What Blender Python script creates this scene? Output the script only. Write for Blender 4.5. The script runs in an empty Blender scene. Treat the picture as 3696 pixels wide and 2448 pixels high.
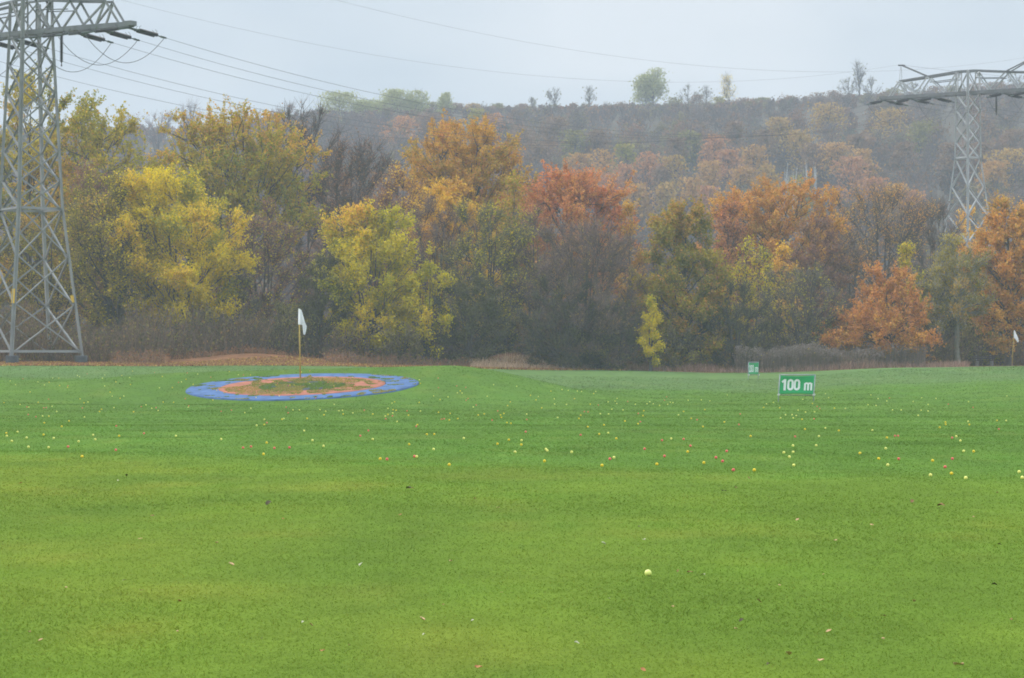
import bpy, math, random
import numpy as np

S = bpy.context.scene
COL = S.collection
F, CX, HY, CZ = 8586.0, 1848.0, 1296.0, 1.4      # focal length and horizon of the lens in photo pixels, eye height
K = 3696 / 2368.0

# ------------------------------------------------------------------ helpers
def sstep(a, b, x):
    t = np.clip((np.asarray(x, float) - a) / (b - a), 0, 1)
    return t * t * (3 - 2 * t)

_rt = np.random.default_rng(5).random((256, 256))
def vnoise(x, y):
    x = np.asarray(x, float); y = np.asarray(y, float)
    xi = np.floor(x).astype(int); yi = np.floor(y).astype(int)
    fx = x - xi; fy = y - yi
    fx = fx * fx * (3 - 2 * fx); fy = fy * fy * (3 - 2 * fy)
    a = _rt[xi % 256, yi % 256]; b = _rt[(xi + 1) % 256, yi % 256]
    c = _rt[xi % 256, (yi + 1) % 256]; d = _rt[(xi + 1) % 256, (yi + 1) % 256]
    return (a * (1 - fx) + b * fx) * (1 - fy) + (c * (1 - fx) + d * fx) * fy

def tag(o, label=None, cat=None, group=None, kind=None):
    if label: o['label'] = label
    if cat: o['category'] = cat
    if group: o['group'] = group
    if kind: o['kind'] = kind
    return o

def empty(name, loc=(0, 0, 0), rz=0.0, parent=None):
    o = bpy.data.objects.new(name, None)
    COL.objects.link(o); o.location = loc; o.rotation_euler = (0, 0, rz)
    o.empty_display_size = 0.3
    if parent: o.parent = parent
    return o

def link(name, me, parent=None):
    o = bpy.data.objects.new(name, me)
    COL.objects.link(o)
    if parent: o.parent = parent
    return o

def np_mesh(name, V, quads=None, tris=None, mats=(), midx=None, fcol=None, vcol=None, smooth=False):
    V = np.asarray(V, np.float32).reshape(-1, 3)
    q = np.zeros((0, 4), np.int32) if quads is None else np.asarray(quads, np.int32).reshape(-1, 4)
    t = np.zeros((0, 3), np.int32) if tris is None else np.asarray(tris, np.int32).reshape(-1, 3)
    me = bpy.data.meshes.new(name)
    me.vertices.add(len(V)); me.vertices.foreach_set('co', V.ravel())
    nl = q.size + t.size
    me.loops.add(nl)
    me.loops.foreach_set('vertex_index', np.concatenate([q.ravel(), t.ravel()]).astype(np.int32))
    nf = len(q) + len(t)
    me.polygons.add(nf)
    tot = np.concatenate([np.full(len(q), 4), np.full(len(t), 3)]).astype(np.int32)
    st = np.concatenate([[0], np.cumsum(tot)[:-1]]).astype(np.int32) if nf else np.zeros(0, np.int32)
    me.polygons.foreach_set('loop_start', st); me.polygons.foreach_set('loop_total', tot)
    for m in mats: me.materials.append(m)
    if midx is not None: me.polygons.foreach_set('material_index', np.asarray(midx, np.int32))
    if smooth: me.polygons.foreach_set('use_smooth', np.ones(nf, bool))
    me.update(calc_edges=True)
    if fcol is not None:
        a = me.attributes.new('leafcol', 'FLOAT_COLOR', 'FACE')
        c = np.ones((nf, 4), np.float32); c[:, :3] = fcol
        a.data.foreach_set('color', c.ravel())
    if vcol is not None:
        a = me.attributes.new('leafcol', 'FLOAT_COLOR', 'POINT')
        c = np.ones((len(V), 4), np.float32); c[:, :3] = vcol[:, :3]
        a.data.foreach_set('color', c.ravel())
    return me

class MB:
    """collects shapes for ONE mesh"""
    def __init__(s): s.v = []; s.f = []
    def add(s, vs, fs):
        n = len(s.v); s.v += [tuple(p) for p in vs]; s.f += [tuple(i + n for i in f) for f in fs]
    def box(s, c, h, M=None):
        vs = []
        for x in (-1, 1):
            for y in (-1, 1):
                for z in (-1, 1):
                    p = np.array([x * h[0], y * h[1], z * h[2]])
                    if M is not None: p = M @ p
                    vs.append(p + np.array(c))
        s.add(vs, [(0, 1, 3, 2), (4, 6, 7, 5), (0, 4, 5, 1), (2, 3, 7, 6), (0, 2, 6, 4), (1, 5, 7, 3)])
    def prism(s, p, q, prof, up=(0, 0, 1)):
        p = np.array(p, float); q = np.array(q, float)
        d = q - p; d /= np.linalg.norm(d)
        u = np.array(up, float)
        if abs(d @ u) > .97: u = np.array([1., .35, 0])
        a = np.cross(d, u); a /= np.linalg.norm(a); b = np.cross(a, d)
        n = len(prof)
        vs = [p + a * x + b * y for x, y in prof] + [q + a * x + b * y for x, y in prof]
        fs = [(i, (i + 1) % n, n + (i + 1) % n, n + i) for i in range(n)]
        fs += [tuple(range(n))[::-1], tuple(range(n, 2 * n))]
        s.add(vs, fs)
    def angle(s, p, q, w, t=.012, up=(0, 0, 1), flip=1):   # an L section rolled steel bar
        w2 = w * flip
        s.prism(p, q, [(0, 0), (w2, 0), (w2, t), (t * flip, t), (t * flip, w), (0, w)][::flip], up)
    def tube(s, pts, r, n=8):
        pts = [np.array(p, float) for p in pts]
        rs = r if hasattr(r, '__len__') else [r] * len(pts)
        base = len(s.v); u = None
        for i, p in enumerate(pts):
            d = pts[min(i + 1, len(pts) - 1)] - pts[max(i - 1, 0)]
            d = d / np.linalg.norm(d)
            if u is None:
                u = np.array([0, 0, 1.]) if abs(d[2]) < .9 else np.array([1., 0, 0])
            a = np.cross(d, u); a /= np.linalg.norm(a); b = np.cross(a, d); u = b
            for k in range(n):
                t = 2 * math.pi * k / n
                s.v.append(tuple(p + (a * math.cos(t) + b * math.sin(t)) * rs[i]))
        for i in range(len(pts) - 1):
            for k in range(n):
                k2 = (k + 1) % n
                s.f.append((base + i * n + k, base + i * n + k2, base + (i + 1) * n + k2, base + (i + 1) * n + k))
        s.f.append(tuple(base + k for k in range(n))[::-1])
        s.f.append(tuple(base + (len(pts) - 1) * n + k for k in range(n)))
    def build(s, name, mat, parent=None, smooth=False):
        me = bpy.data.meshes.new(name)
        me.from_pydata(s.v, [], s.f); me.materials.append(mat)
        if smooth: me.polygons.foreach_set('use_smooth', np.ones(len(me.polygons), bool))
        me.update()
        return link(name, me, parent)

# ------------------------------------------------------------------ materials
def newmat(name):
    m = bpy.data.materials.new(name); m.use_nodes = True
    nt = m.node_tree; nt.nodes.clear()
    out = nt.nodes.new('ShaderNodeOutputMaterial')
    return m, nt, out

def solid(name, col, rough=.7, var=.12, scale=6.0, metal=0.0, spec=.3, bump=0.0, col2=None):
    m, nt, out = newmat(name)
    b = nt.nodes.new('ShaderNodeBsdfPrincipled')
    tc = nt.nodes.new('ShaderNodeTexCoord')
    nz = nt.nodes.new('ShaderNodeTexNoise'); nz.inputs['Scale'].default_value = scale
    nz.inputs['Detail'].default_value = 6
    nt.links.new(tc.outputs['Object'], nz.inputs['Vector'])
    rp = nt.nodes.new('ShaderNodeValToRGB')
    c1 = [max(0, c * (1 - var)) for c in col] + [1]
    c2 = ([min(1, c * (1 + var)) for c in col] if col2 is None else list(col2)) + [1]
    rp.color_ramp.elements[0].color = c1; rp.color_ramp.elements[1].color = c2
    rp.color_ramp.elements[0].position = .3; rp.color_ramp.elements[1].position = .7
    nt.links.new(nz.outputs['Fac'], rp.inputs['Fac'])
    nt.links.new(rp.outputs['Color'], b.inputs['Base Color'])
    b.inputs['Roughness'].default_value = rough; b.inputs['Metallic'].default_value = metal
    b.inputs['Specular IOR Level'].default_value = spec
    if bump:
        bp = nt.nodes.new('ShaderNodeBump'); bp.inputs['Strength'].default_value = bump
        nt.links.new(nz.outputs['Fac'], bp.inputs['Height']); nt.links.new(bp.outputs['Normal'], b.inputs['Normal'])
    nt.links.new(b.outputs[0], out.inputs[0])
    return m

def leaf_material(name, transl=.35):
    m, nt, out = newmat(name)
    at = nt.nodes.new('ShaderNodeAttribute'); at.attribute_name = 'leafcol'
    d = nt.nodes.new('ShaderNodeBsdfDiffuse'); t = nt.nodes.new('ShaderNodeBsdfTranslucent')
    mx = nt.nodes.new('ShaderNodeMixShader'); mx.inputs[0].default_value = transl
    nt.links.new(at.outputs['Color'], d.inputs['Color']); nt.links.new(at.outputs['Color'], t.inputs['Color'])
    nt.links.new(d.outputs[0], mx.inputs[1]); nt.links.new(t.outputs[0], mx.inputs[2])
    nt.links.new(mx.outputs[0], out.inputs[0])
    return m

M = {}
M['leaf'] = leaf_material('leaf')
M['grass'] = leaf_material('grass_blade', .45)
M['bark'] = solid('bark', (.085, .072, .062), .95, .35, 3, bump=.4)
M['bark_pale'] = solid('pale_bark', (.17, .17, .135), .9, .25, 4, bump=.3)
M['birch'] = solid('birch_bark', (.46, .46, .45), .8, .25, 5)
M['steel'] = solid('galvanised_steel', (.27, .27, .268), .6, .16, 1.3, metal=.25)
M['steel_pale'] = solid('pale_steel', (.42, .43, .435), .6, .12, 1.3, metal=.2)  # far pylon only: fading with distance put into a paler steel colour
M['steel_dark'] = solid('weathered_steel', (.17, .175, .18), .7, .2, 1.3, metal=.2)
M['insulator'] = solid('glazed_insulator', (.035, .03, .035), .3, .2, 3, spec=.5)
M['fitting'] = solid('fitting_iron', (.10, .12, .11), .6, .2, 4, metal=.3)
M['cable'] = solid('cable', (.12, .12, .135), .7, .1, 1)
M['concrete'] = solid('footing_concrete', (.085, .09, .10), .95, .35, 2.5, bump=.3)
M['concrete_pale'] = solid('bench_concrete', (.30, .29, .27), .95, .2, 6)
M['yellow_plate'] = solid('yellow_plate', (.75, .47, .05), .6, .08, 5)
M['white_cloth'] = solid('white_cloth', (.86, .88, .90), .9, .03, 8)
M['pole'] = solid('yellow_pole', (.50, .36, .10), .6, .12, 8)
M['banner'] = solid('green_banner', (.026, .38, .135), .55, .05, 3)
M['lettering'] = solid('white_lettering', (.85, .87, .88), .6, .02, 5)
M['tube'] = solid('sign_tube', (.30, .33, .36), .5, .12, 8, metal=.3)
M['clamp'] = solid('sign_clamp', (.62, .62, .60), .5, .1, 8, metal=.2)
M['blue_mat'] = solid('blue_rubber', (.060, .122, .26), .9, .3, 2.5)
M['red_mat'] = solid('red_rubber', (.34, .12, .07), .9, .22, 2.5)
M['black_mat'] = solid('black_rubber', (.045, .055, .055), .95, .3, 3)
M['ball_y'] = solid('yellow_ball', (.88, .60, .015), .45, .04, 30, spec=.4)
M['ball_p'] = solid('pale_ball', (.86, .80, .20), .45, .04, 30, spec=.4)
M['ball_r'] = solid('red_ball', (.80, .13, .11), .45, .04, 30, spec=.4)
M['ball_f'] = solid('lime_ball', (.78, .82, .22), .4, .05, 40, spec=.5)
M['bench_wood'] = solid('dark_bench_wood', (.10, .075, .07), .8, .3, 5)
M['shed_wall'] = solid('shed_wall', (.10, .12, .14), .8, .2, 2)
M['shed_roof'] = solid('shed_roof', (.25, .38, .42), .6, .1, 2)

# ------------------------------------------------------------------ terrain
KD = np.array([0, 31, 45, 60, 80, 95, 110, 130, 150, 165, 180, 210, 260, 330.])
KP = np.array([0, 1090, 2340, 3278, 4215, 5150, 5770.]) * (3696 / 5770)   # = photo columns 0 .. 3696
KZ = np.array([
    [0, 0, -.1, -.2, -.3, -.05, .35, .62, 1.20, 1.55, 1.8, 2.0, 2.5, 3.5],
    [0, 0, -.1, -.2, -.3, -.20, .25, .55, 1.05, 1.50, 1.7, 2.0, 2.5, 3.5],
    [0, 0, -.1, -.2, -.3, -.33, -.20, .20, .65, .92, 1.1, 1.5, 2.2, 3.5],
    [0, 0, -.1, -.2, -.3, -.33, -.22, .00, .30, .60, .75, 1.2, 2.0, 3.5],
    [0, 0, -.1, -.2, -.3, -.33, -.25, -.08, .12, .36, .62, 1.1, 2.0, 3.5],
    [0, 0, -.1, -.2, -.28, -.25, -.05, .38, .80, .80, .80, 1.1, 2.0, 3.5],
    [0, 0, -.1, -.2, -.25, -.12, .15, .62, .95, .90, .88, 1.1, 2.0, 3.5]])
_dd = np.arange(0, 331, 1.0)
_tab = np.array([np.interp(_dd, KD, r) for r in KZ])
_ker = np.hanning(15); _ker /= _ker.sum()
_tab = np.array([np.convolve(np.pad(r, 7, mode='edge'), _ker, 'valid') for r in _tab])
RPX = np.array([0, 600, 1000, 1150, 1350, 1900, 2400, 2900, 3300, 3696.])
RPY = np.array([520, 505, 480, 420, 402, 398, 388, 368, 344, 316.])
MC = np.array([(1090 - CX) / F * 97, 97.0])         # centre of the target mat
def mat_plane(x, y): return .26 + .0997 * (y - 97) + .026 * (x - MC[0])
def edge_d(px):                                       # where the mown lawn ends at the wood
    return np.interp(px, [0, 700, 1500, 1850, 2150, 2700, 3300, 3696], [143, 147, 160, 163, 168, 168, 166.5, 166.5])
def fore_d(px):                                       # where the lighter front lawn ends
    return np.interp(px, [0, 300, 1500, 3696], [35.5, 35, 30.4, 26.6])
def px_of(x, y): return np.clip(CX + F * x / np.maximum(y, 4.0), 0, 3696)

def height(x, y):
    x = np.asarray(x, float); y = np.asarray(y, float)
    px = px_of(x, y)
    d = np.clip(y, 0, 329.9)
    ci = np.clip(np.searchsorted(KP, px) - 1, 0, len(KP) - 2)
    ct = (px - KP[ci]) / (KP[ci + 1] - KP[ci]); ct = ct * ct * (3 - 2 * ct)
    di = np.clip(d.astype(int), 0, 329); dt = d - di
    a = _tab[ci, di] * (1 - dt) + _tab[ci, di + 1] * dt
    b = _tab[ci + 1, di] * (1 - dt) + _tab[ci + 1, di + 1] * dt
    z = a * (1 - ct) + b * ct
    # small lip at the end of the front lawn
    fd = fore_d(px)
    z = z + .012 * np.exp(-((y - fd) / 1.6) ** 2) - .015 * sstep(fd, fd + 3, y) * (1 - sstep(60, 80, y))
    # gentle unevenness of the range
    w = sstep(24, 45, y) * (1 - sstep(110, 150, y))
    z = z + w * (.05 * (vnoise(x * .21 + 9 + .1 * y, y * .2) - .5) + .022 * (vnoise(x * .45 + 3 - .13 * y, y * .5 + 40) - .5))
    # mound carrying the target
    t = y - MC[1]; dx = x - MC[0]
    g = np.interp(t, [-14, -5, 5, 8, 11, 16, 26], [-.55, -.5, .5, .70, .66, .45, .1])
    Mz = .26 + g + .026 * np.clip(dx, -6, 6)
    wl = np.where(dx > 0, 1 - sstep(5.5, 14, dx), 1 - sstep(5.5, 15, -dx))
    wy = sstep(-13, -5.2, t) * (1 - sstep(9, 24, t))
    r = np.hypot(dx, t)
    w = wl * wy
    z = z * (1 - w) + Mz * w
    w = 1 - sstep(4.9, 6.5, r)
    z = z * (1 - w) + mat_plane(x, y) * w
    # leaf banks at the edge of the wood
    def bump(px0, d0, sx, sy, hh): return hh * np.exp(-((x - (px0 - CX) / F * d0) / sx) ** 2 - ((y - d0) / sy) ** 2)
    z = z + bump(940, 160, 5.5, 5, .52) + bump(1850, 171, 2.4, 3.2, 1.15)
    # hill
    rz = np.interp(px, RPX, RPY)
    top = CZ + (HY - rz) / F * 620 - 3.5
    k = np.interp(y, [320, 350, 480, 600, 640, 760, 2000], [0, .04, .50, .96, 1.0, 1.02, 1.02])
    z = z + top * k + np.where(y > 330, 2.5 * (vnoise(x * .02, y * .02) - .5) * sstep(330, 400, y), 0)
    return z

def ground(px, py):
    """the point of the ground seen at this photo pixel"""
    d = np.concatenate([np.arange(8, 60, .02), np.arange(60, 200, .05)])
    h = height((px - CX) / F * d, d)
    rz = CZ + (HY - py) / F * d
    hit = np.nonzero(rz <= h)[0]
    i = hit[0] if len(hit) else len(d) - 1
    x = (px - CX) / F * d[i]
    return np.array([x, d[i], float(h[i])])
def gz(x, y): return float(height(np.array([x]), np.array([y]))[0])

C_FORE = np.array([.182, .300, .036]); C_MID = np.array([.148, .288, .042]); C_BACK = np.array([.185, .315, .095])
C_LIT = np.array([.36, .175, .085]); C_HILL = np.array([.10, .085, .065]); C_DRY = np.array([.30, .20, .06])
C_FORE, C_MID, C_BACK, C_LIT, C_DRY = C_FORE * np.array([.63, .63, .62]), C_MID * .60, C_BACK * .53, C_LIT * .58, C_DRY * .75
def lawn_colour(x, y):
    px = px_of(x, y)
    n1 = vnoise(x * .35, y * .12); n2 = vnoise(x * 1.1 + 7, y * .5 + 3); n3 = vnoise(x * .08 + 2, y * .05)
    f = 1 - sstep(-2.5, 4.5, y - fore_d(px) + 3.4 * (n2 - .5) + 3.0 * (n1 - .5))
    back = sstep(112, 124, y + 6 * (n1 - .5)) * .9
    c = C_MID[None] * (1 - f[:, None]) + C_FORE[None] * f[:, None]
    c = c * (1 - back[:, None]) + C_BACK[None] * back[:, None]
    yel = (np.clip((n1 * .5 + n2 * .5 - .42) * 2.2, 0, 1) * (.35 + .65 * f))[:, None]
    c = c * (1 - .55 * yel) + c * np.array([1.42, 1.05, .95]) * .55 * yel
    n4 = vnoise(x * 2.3 + 11 + .2 * y, y * .9); n5 = vnoise(x * .6 + 5, y * .35 + 9)
    worn = (sstep(.62, .85, n4 * .55 + n5 * .45) * .5)[:, None]
    c = c * (1 - worn) + c * np.array([1.35, 1.06, 1.25]) * worn
    lush = (sstep(.62, .85, (1 - n4) * .5 + n2 * .5) * .45)[:, None]
    c = c * (1 - lush) + c * np.array([.72, .92, .8]) * lush
    grn = np.clip((n3 - .5) * 2, -1, 1)[:, None]
    c = c * (1 - .10 * grn)
    c = c * (1 + .12 * np.exp(-((y - fore_d(px) - 6) / 9) ** 2))[:, None]
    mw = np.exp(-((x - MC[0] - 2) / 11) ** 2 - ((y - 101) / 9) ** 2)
    c = c * (1 - .14 * mw)[:, None]  # shading of the mound put into the lawn colour
    c = c * (.88 + .24 * n2)[:, None]
    ed = edge_d(px) + 3 * (vnoise(x * .5, y * .5) - .5)
    lit = sstep(-.6, 1.2, y - ed)
    dry = sstep(-.5, .8, y - ed + 1.2 - 3.0 * sstep(900, 0, px)) * (1 - sstep(1600, 2200, px))
    c = c * (1 - dry[:, None] * .55) + C_DRY * dry[:, None] * .55
    bank = C_LIT * (.7 + .6 * vnoise(x * 2, y * 2))[:, None]
    c = c * (1 - lit[:, None]) + bank * lit[:, None]
    hl = sstep(185, 230, y)[:, None]
    return c * (1 - hl) + C_HILL * hl

def axis(breaks):
    out = []
    for a, b, s in breaks:
        out.append(np.arange(a, b, s))
    return np.concatenate(out)
pos = axis([(0, 28, .4), (28, 60, 1.0), (60, 140, 4), (140, 500, 20), (500, 1301, 50)])
xs = np.concatenate([-pos[:0:-1], pos])
ys = axis([(-150, 0, 15), (0, 8, 1), (8, 45, .3), (45, 135, .4), (135, 200, .8), (200, 340, 5), (340, 700, 8), (700, 1701, 40)])
gx, gy = np.meshgrid(xs, ys)
gzv = height(gx.ravel(), gy.ravel())
V = np.stack([gx.ravel(), gy.ravel(), gzv], 1)
nx, ny = len(xs), len(ys)
ii, jj = np.meshgrid(np.arange(nx - 1), np.arange(ny - 1))
b0 = (jj * nx + ii).ravel()
Q = np.stack([b0, b0 + 1, b0 + nx + 1, b0 + nx], 1)
m, nt, out = newmat('lawn')
at = nt.nodes.new('ShaderNodeAttribute'); at.attribute_name = 'leafcol'
tc = nt.nodes.new('ShaderNodeTexCoord')
mp = nt.nodes.new('ShaderNodeMapping'); mp.inputs['Scale'].default_value = (1, .7, 1)
nt.links.new(tc.outputs['Object'], mp.inputs['Vector'])
def nnoise(scale, detail):
    n = nt.nodes.new('ShaderNodeTexNoise'); n.inputs['Scale'].default_value = scale
    n.inputs['Detail'].default_value = detail; n.inputs['Roughness'].default_value = .65
    nt.links.new(mp.outputs[0], n.inputs['Vector']); return n
na, nb = nnoise(2.2, 8), nnoise(28, 4)
ad = nt.nodes.new('ShaderNodeMath'); ad.operation = 'ADD'
nt.links.new(na.outputs['Fac'], ad.inputs[0]); nt.links.new(nb.outputs['Fac'], ad.inputs[1])
mr = nt.nodes.new('ShaderNodeMapRange')
mr.inputs['From Min'].default_value = .65; mr.inputs['From Max'].default_value = 1.35
mr.inputs['To Min'].default_value = .78; mr.inputs['To Max'].default_value = 1.22
nt.links.new(ad.outputs[0], mr.inputs['Value'])
vm = nt.nodes.new('ShaderNodeVectorMath'); vm.operation = 'SCALE'
nt.links.new(at.outputs['Color'], vm.inputs[0]); nt.links.new(mr.outputs[0], vm.inputs['Scale'])
pb = nt.nodes.new('ShaderNodeBsdfPrincipled'); pb.inputs['Roughness'].default_value = .95
pb.inputs['Specular IOR Level'].default_value = .05
bp = nt.nodes.new('ShaderNodeBump'); bp.inputs['Strength'].default_value = .5; bp.inputs['Distance'].default_value = .04
nt.links.new(nb.outputs['Fac'], bp.inputs['Height']); nt.links.new(bp.outputs[0], pb.inputs['Normal'])
nt.links.new(vm.outputs[0], pb.inputs['Base Color']); nt.links.new(pb.outputs[0], out.inputs[0])
M['lawn'] = m
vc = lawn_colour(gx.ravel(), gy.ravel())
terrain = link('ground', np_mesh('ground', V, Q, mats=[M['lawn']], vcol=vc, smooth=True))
tag(terrain, 'green driving range lawn running back to the foot of a wooded hill', kind='structure')

# ------------------------------------------------------------------ grass blades
rng = np.random.default_rng(11)
def lawn_only(x, d):
    r = np.hypot(x - MC[0], d - MC[1])
    return (d < edge_d(px_of(x, d)) - .3) & (r > 4.85)
def blades(n, d0, d1, name, label, half=.26):
    d = d0 * (d1 / d0) ** rng.random(n)                    # denser and finer the nearer the lawn is
    x = (rng.random(n) * 2 - 1) * half * d
    k = lawn_only(x, d); x = x[k]; d = d[k]; n = len(x)
    z = height(x, d); px = px_of(x, d)
    tall = 1 + .12 * np.exp(-((d - fore_d(px) - 1.5) / 2.2) ** 2) + .4 * sstep(.55, .8, vnoise(x * .55 + 17 + .1 * d, d * .3))
    h = (.007 + .00010 * d) * tall * (.5 + rng.random(n)); w = .00042 * d * (.6 + .8 * rng.random(n))
    az = rng.random(n) * 2 * math.pi
    lean = rng.normal(0, 2.0, (n, 2)) * h[:, None]
    bx = np.cos(az) * w / 2; by = np.sin(az) * w / 2
    Vb = np.empty((n, 3, 3))
    Vb[:, 0] = np.stack([x - bx, d - by, z - .004], 1)
    Vb[:, 1] = np.stack([x + bx, d + by, z - .004], 1)
    Vb[:, 2] = np.stack([x + lean[:, 0], d + lean[:, 1], z + h], 1)
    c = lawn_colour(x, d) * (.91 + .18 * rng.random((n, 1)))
    straw = rng.random(n) < .10
    c[straw] = c[straw] * np.array([1.45, 1.06, 1.2])
    me = np_mesh(name, Vb.reshape(-1, 3), None, np.arange(3 * n).reshape(-1, 3), [M['grass']], fcol=c)
    return tag(link(name, me), label, kind='stuff')
blades(960000, 8.5, 150, 'lawn_grass', 'short mown grass of the driving range', half=.40)

# ------------------------------------------------------------------ golf balls
def icosphere(name, r, sub, mat):
    import bmesh
    bm = bmesh.new(); bmesh.ops.create_icosphere(bm, subdivisions=sub, radius=r)
    for f in bm.faces: f.smooth = True
    me = bpy.data.meshes.new(name); bm.to_mesh(me); bm.free(); me.materials.append(mat)
    return me
crops = {  # photo crop: x0, y0, scale
 'A': (0, 1300, 2.96), 'B': (1500, 1350, 2.1527), 'C': (2600, 1400, 2.1606), 'D': (760, 1430, 2.96), 'E': (2900, 1300, 2.975), 'T': (640, 1080, 2.631)}
balls = {
'A': '''y 1415 117;r 1652 130;r 2000 138;p 2112 151;y 1303 163;p 1385 187;y 1735 175;r 2252 184;r 932 147;p 828 163;p 850 177;p 1120 160;p 1094 194;p 563 191;y 629 192;r 246 199;p 108 222;y 525 237;y 637 272;r 725 275;y 722 292;y 321 341;y 1238 233;y 1988 207;p 1939 234;r 1907 240;y 1395 261;p 1118 277;p 1704 297;y 1842 294;y 1176 342;p 1199 389;p 1323 385;y 1283 409;y 855 416;y 898 457;p 940 449;y 42 457;p 215 475;y 408 452;r 519 419;p 308 505;r 287 503;p 556 495;r 495 510;r 467 512;r 880 514;p 605 551;r 301 585;p 455 602;y 522 602;r 384 608;p 902 612;y 737 654;y 474 674;y 660 713;y 1064 552;y 1085 528;p 1217 510;y 1428 554;p 1559 480;p 1621 517;r 1668 510;p 1690 541;y 1743 451;y 1855 452;r 1980 413;r 2016 490;p 2012 505;r 1510 500;r 1242 708;r 1538 789;p 995 806;y 1273 815;y 466 802;p 188 771;y 68 785;p 74 815;p 128 872;p 285 835;p 575 840;p 1018 853;p 840 875;p 305 935;p 520 940;r 728 932;r 1238 968;y 878 1038;p 475 265;p 165 262;p 405 233;p 1880 816''',
'B': '''p 30 46;y 38 74;r 178 108;r 320 94;r 390 106;r 175 33;y 347 132;p 361 149;p 325 147;p 606 84;p 785 96;p 140 172;p 252 180;y 190 200;y 29 222;p 557 174;r 407 192;r 393 206;y 893 167;p 954 177;y 936 203;y 1051 134;p 1138 122;p 1186 128;y 1235 193;p 1078 195;p 1080 235;p 1173 238;y 1384 152;p 1257 133;p 1290 136;p 1400 137;p 1566 190;y 1358 236;r 1420 243;p 1496 218;p 1550 212;p 1563 231;r 1648 215;p 1707 236;p 1798 233;p 1847 233;p 1820 217;p 1896 246;r 1934 205;p 1958 237;p 1979 221;p 1999 225;p 2117 205;p 2220 202;p 2287 211;r 1950 178;y 736 219;y 715 247;r 471 243;p 448 258;p 38 290;y 178 300;y 268 309;y 487 322;y 534 312;y 660 321;y 686 309;y 667 341;r 638 290;y 710 381;y 741 387;r 595 362;r 864 357;y 262 360;y 328 349;r 222 351;r 203 355;y 14 398;y 980 265;p 863 314;p 1104 341;y 1283 323;y 1269 348;r 1275 329;r 1340 296;r 1311 294;p 1436 311;p 1500 314;p 1525 276;p 1612 282;y 1773 287;r 1730 309;y 1767 326;y 1627 369;y 1728 390;r 1747 374;y 1338 414;y 1464 399;y 2082 293;y 2247 279;p 2043 320;y 2142 348;r 2187 359;y 2233 412;r 856 453;y 88 473;y 145 472;p 375 503;y 725 517;p 824 520;y 822 555;y 636 548;p 140 590;p 774 612;p 1013 590;p 1023 601;p 1213 612;y 1002 683;y 262 712;y 1427 471;p 1497 462;r 1283 478;y 1560 506;r 1915 520;p 1986 507;r 2083 511;r 2136 564;y 2115 610;r 1780 588;r 1934 645;p 1542 656;r 1510 667;y 1449 718;y 1875 708;y 2240 697;r 2334 656''',
'C': '''p 53 57;p 820 46;p 1175 57;p 845 77;p 1230 86;r 1319 80;p 1298 104;p 1504 107;p 1570 78;p 1682 84;p 643 90;y 718 124;y 338 154;y 463 157;p 413 115;p 360 127;r 755 147;r 775 163;y 890 160;p 975 163;p 1215 139;p 1151 133;p 1620 131;r 1778 129;r 1971 154;p 1935 109;p 2235 66;p 735 189;p 664 191;p 606 177;p 509 212;p 559 211;p 592 219;p 568 237;p 470 237;y 637 248;r 731 245;r 155 206;y 32 270;r 145 289;p 1343 175;p 1410 175;p 1566 177;p 1620 183;p 1543 217;y 1756 271;y 1758 288;y 1711 312;p 1932 265;y 1942 290;y 2157 258;p 2229 258;r 2172 326;y 660 326;p 819 317;y 924 337;p 1186 334;y 237 381;r 583 385;p 769 381;y 1299 393;r 1362 379;r 1386 379;r 1808 394;p 1840 382;p 1872 417;p 567 456;p 748 454;p 1290 478;p 496 511;p 568 507;p 539 545;y 1089 516;p 1898 499;y 1976 501;r 50 500;y 1235 559;r 1391 561;y 1656 575;r 1810 560;p 573 611;p 1306 609;r 18 579;r 1753 625;r 102 648;y 265 649;p 1640 689;y 1803 676;p 1915 712;p 2331 664;p 2355 709''',
'D': '''r 113 166;r 223 153;p 430 133;p 365 179;r 829 181;p 880 150;p 950 150;r 808 120;y 763 251;p 782 243;y 1032 242;y 574 309;r 602 289;p 493 317;p 1000 375;p 1090 479;y 600 504;r 348 560;r 433 547;r 682 563;r 843 556;y 566 628;p 1208 540;p 113 466;y 1212 203;r 1202 212;y 1416 194;p 1370 159;p 1409 155;p 1520 183;r 1643 153;y 1733 194;p 1320 89;p 1229 165;p 1168 148;r 1686 373;r 1600 430;p 1733 466;y 1813 679;r 1886 683;y 1896 200;p 1895 133;p 1946 184;r 1944 215;y 1951 148;y 1983 154;r 1872 246;p 1866 216;r 2099 160;y 2115 207;p 1993 275;y 2210 310;r 2198 328;y 2310 414;y 2122 521;r 2179 653;p 2203 655;y 1966 62;p 1939 77;p 2245 162;y 25 42;p 486 35;p 576 253''',
'T': '''y 1178 692;r 1258 682;y 696 721;r 629 722;y 495 688;p 580 719;p 1885 716;p 1940 721;p 2298 765'''}
mat_balls = 'y 910 797;y 938 832;r 952 817;r 1056 839;y 1070 833;y 1108 832;p 1258 817;r 1430 806;y 1487 842;r 1677 839;r 592 875;r 1126 915;y 373 884;p 968 937;r 1314 957;y 1665 761;y 151 826;y 747 951'
bm_ = {k: icosphere('golf_ball', .0205, 3, M['ball_' + k]) for k in 'ypr'}
words = {'y': ('yellow', 'yellow range balls scattered on the lawn'), 'p': ('pale whitish', 'pale range balls scattered on the lawn'), 'r': ('red', 'red range balls scattered on the lawn')}
placed = []
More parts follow.
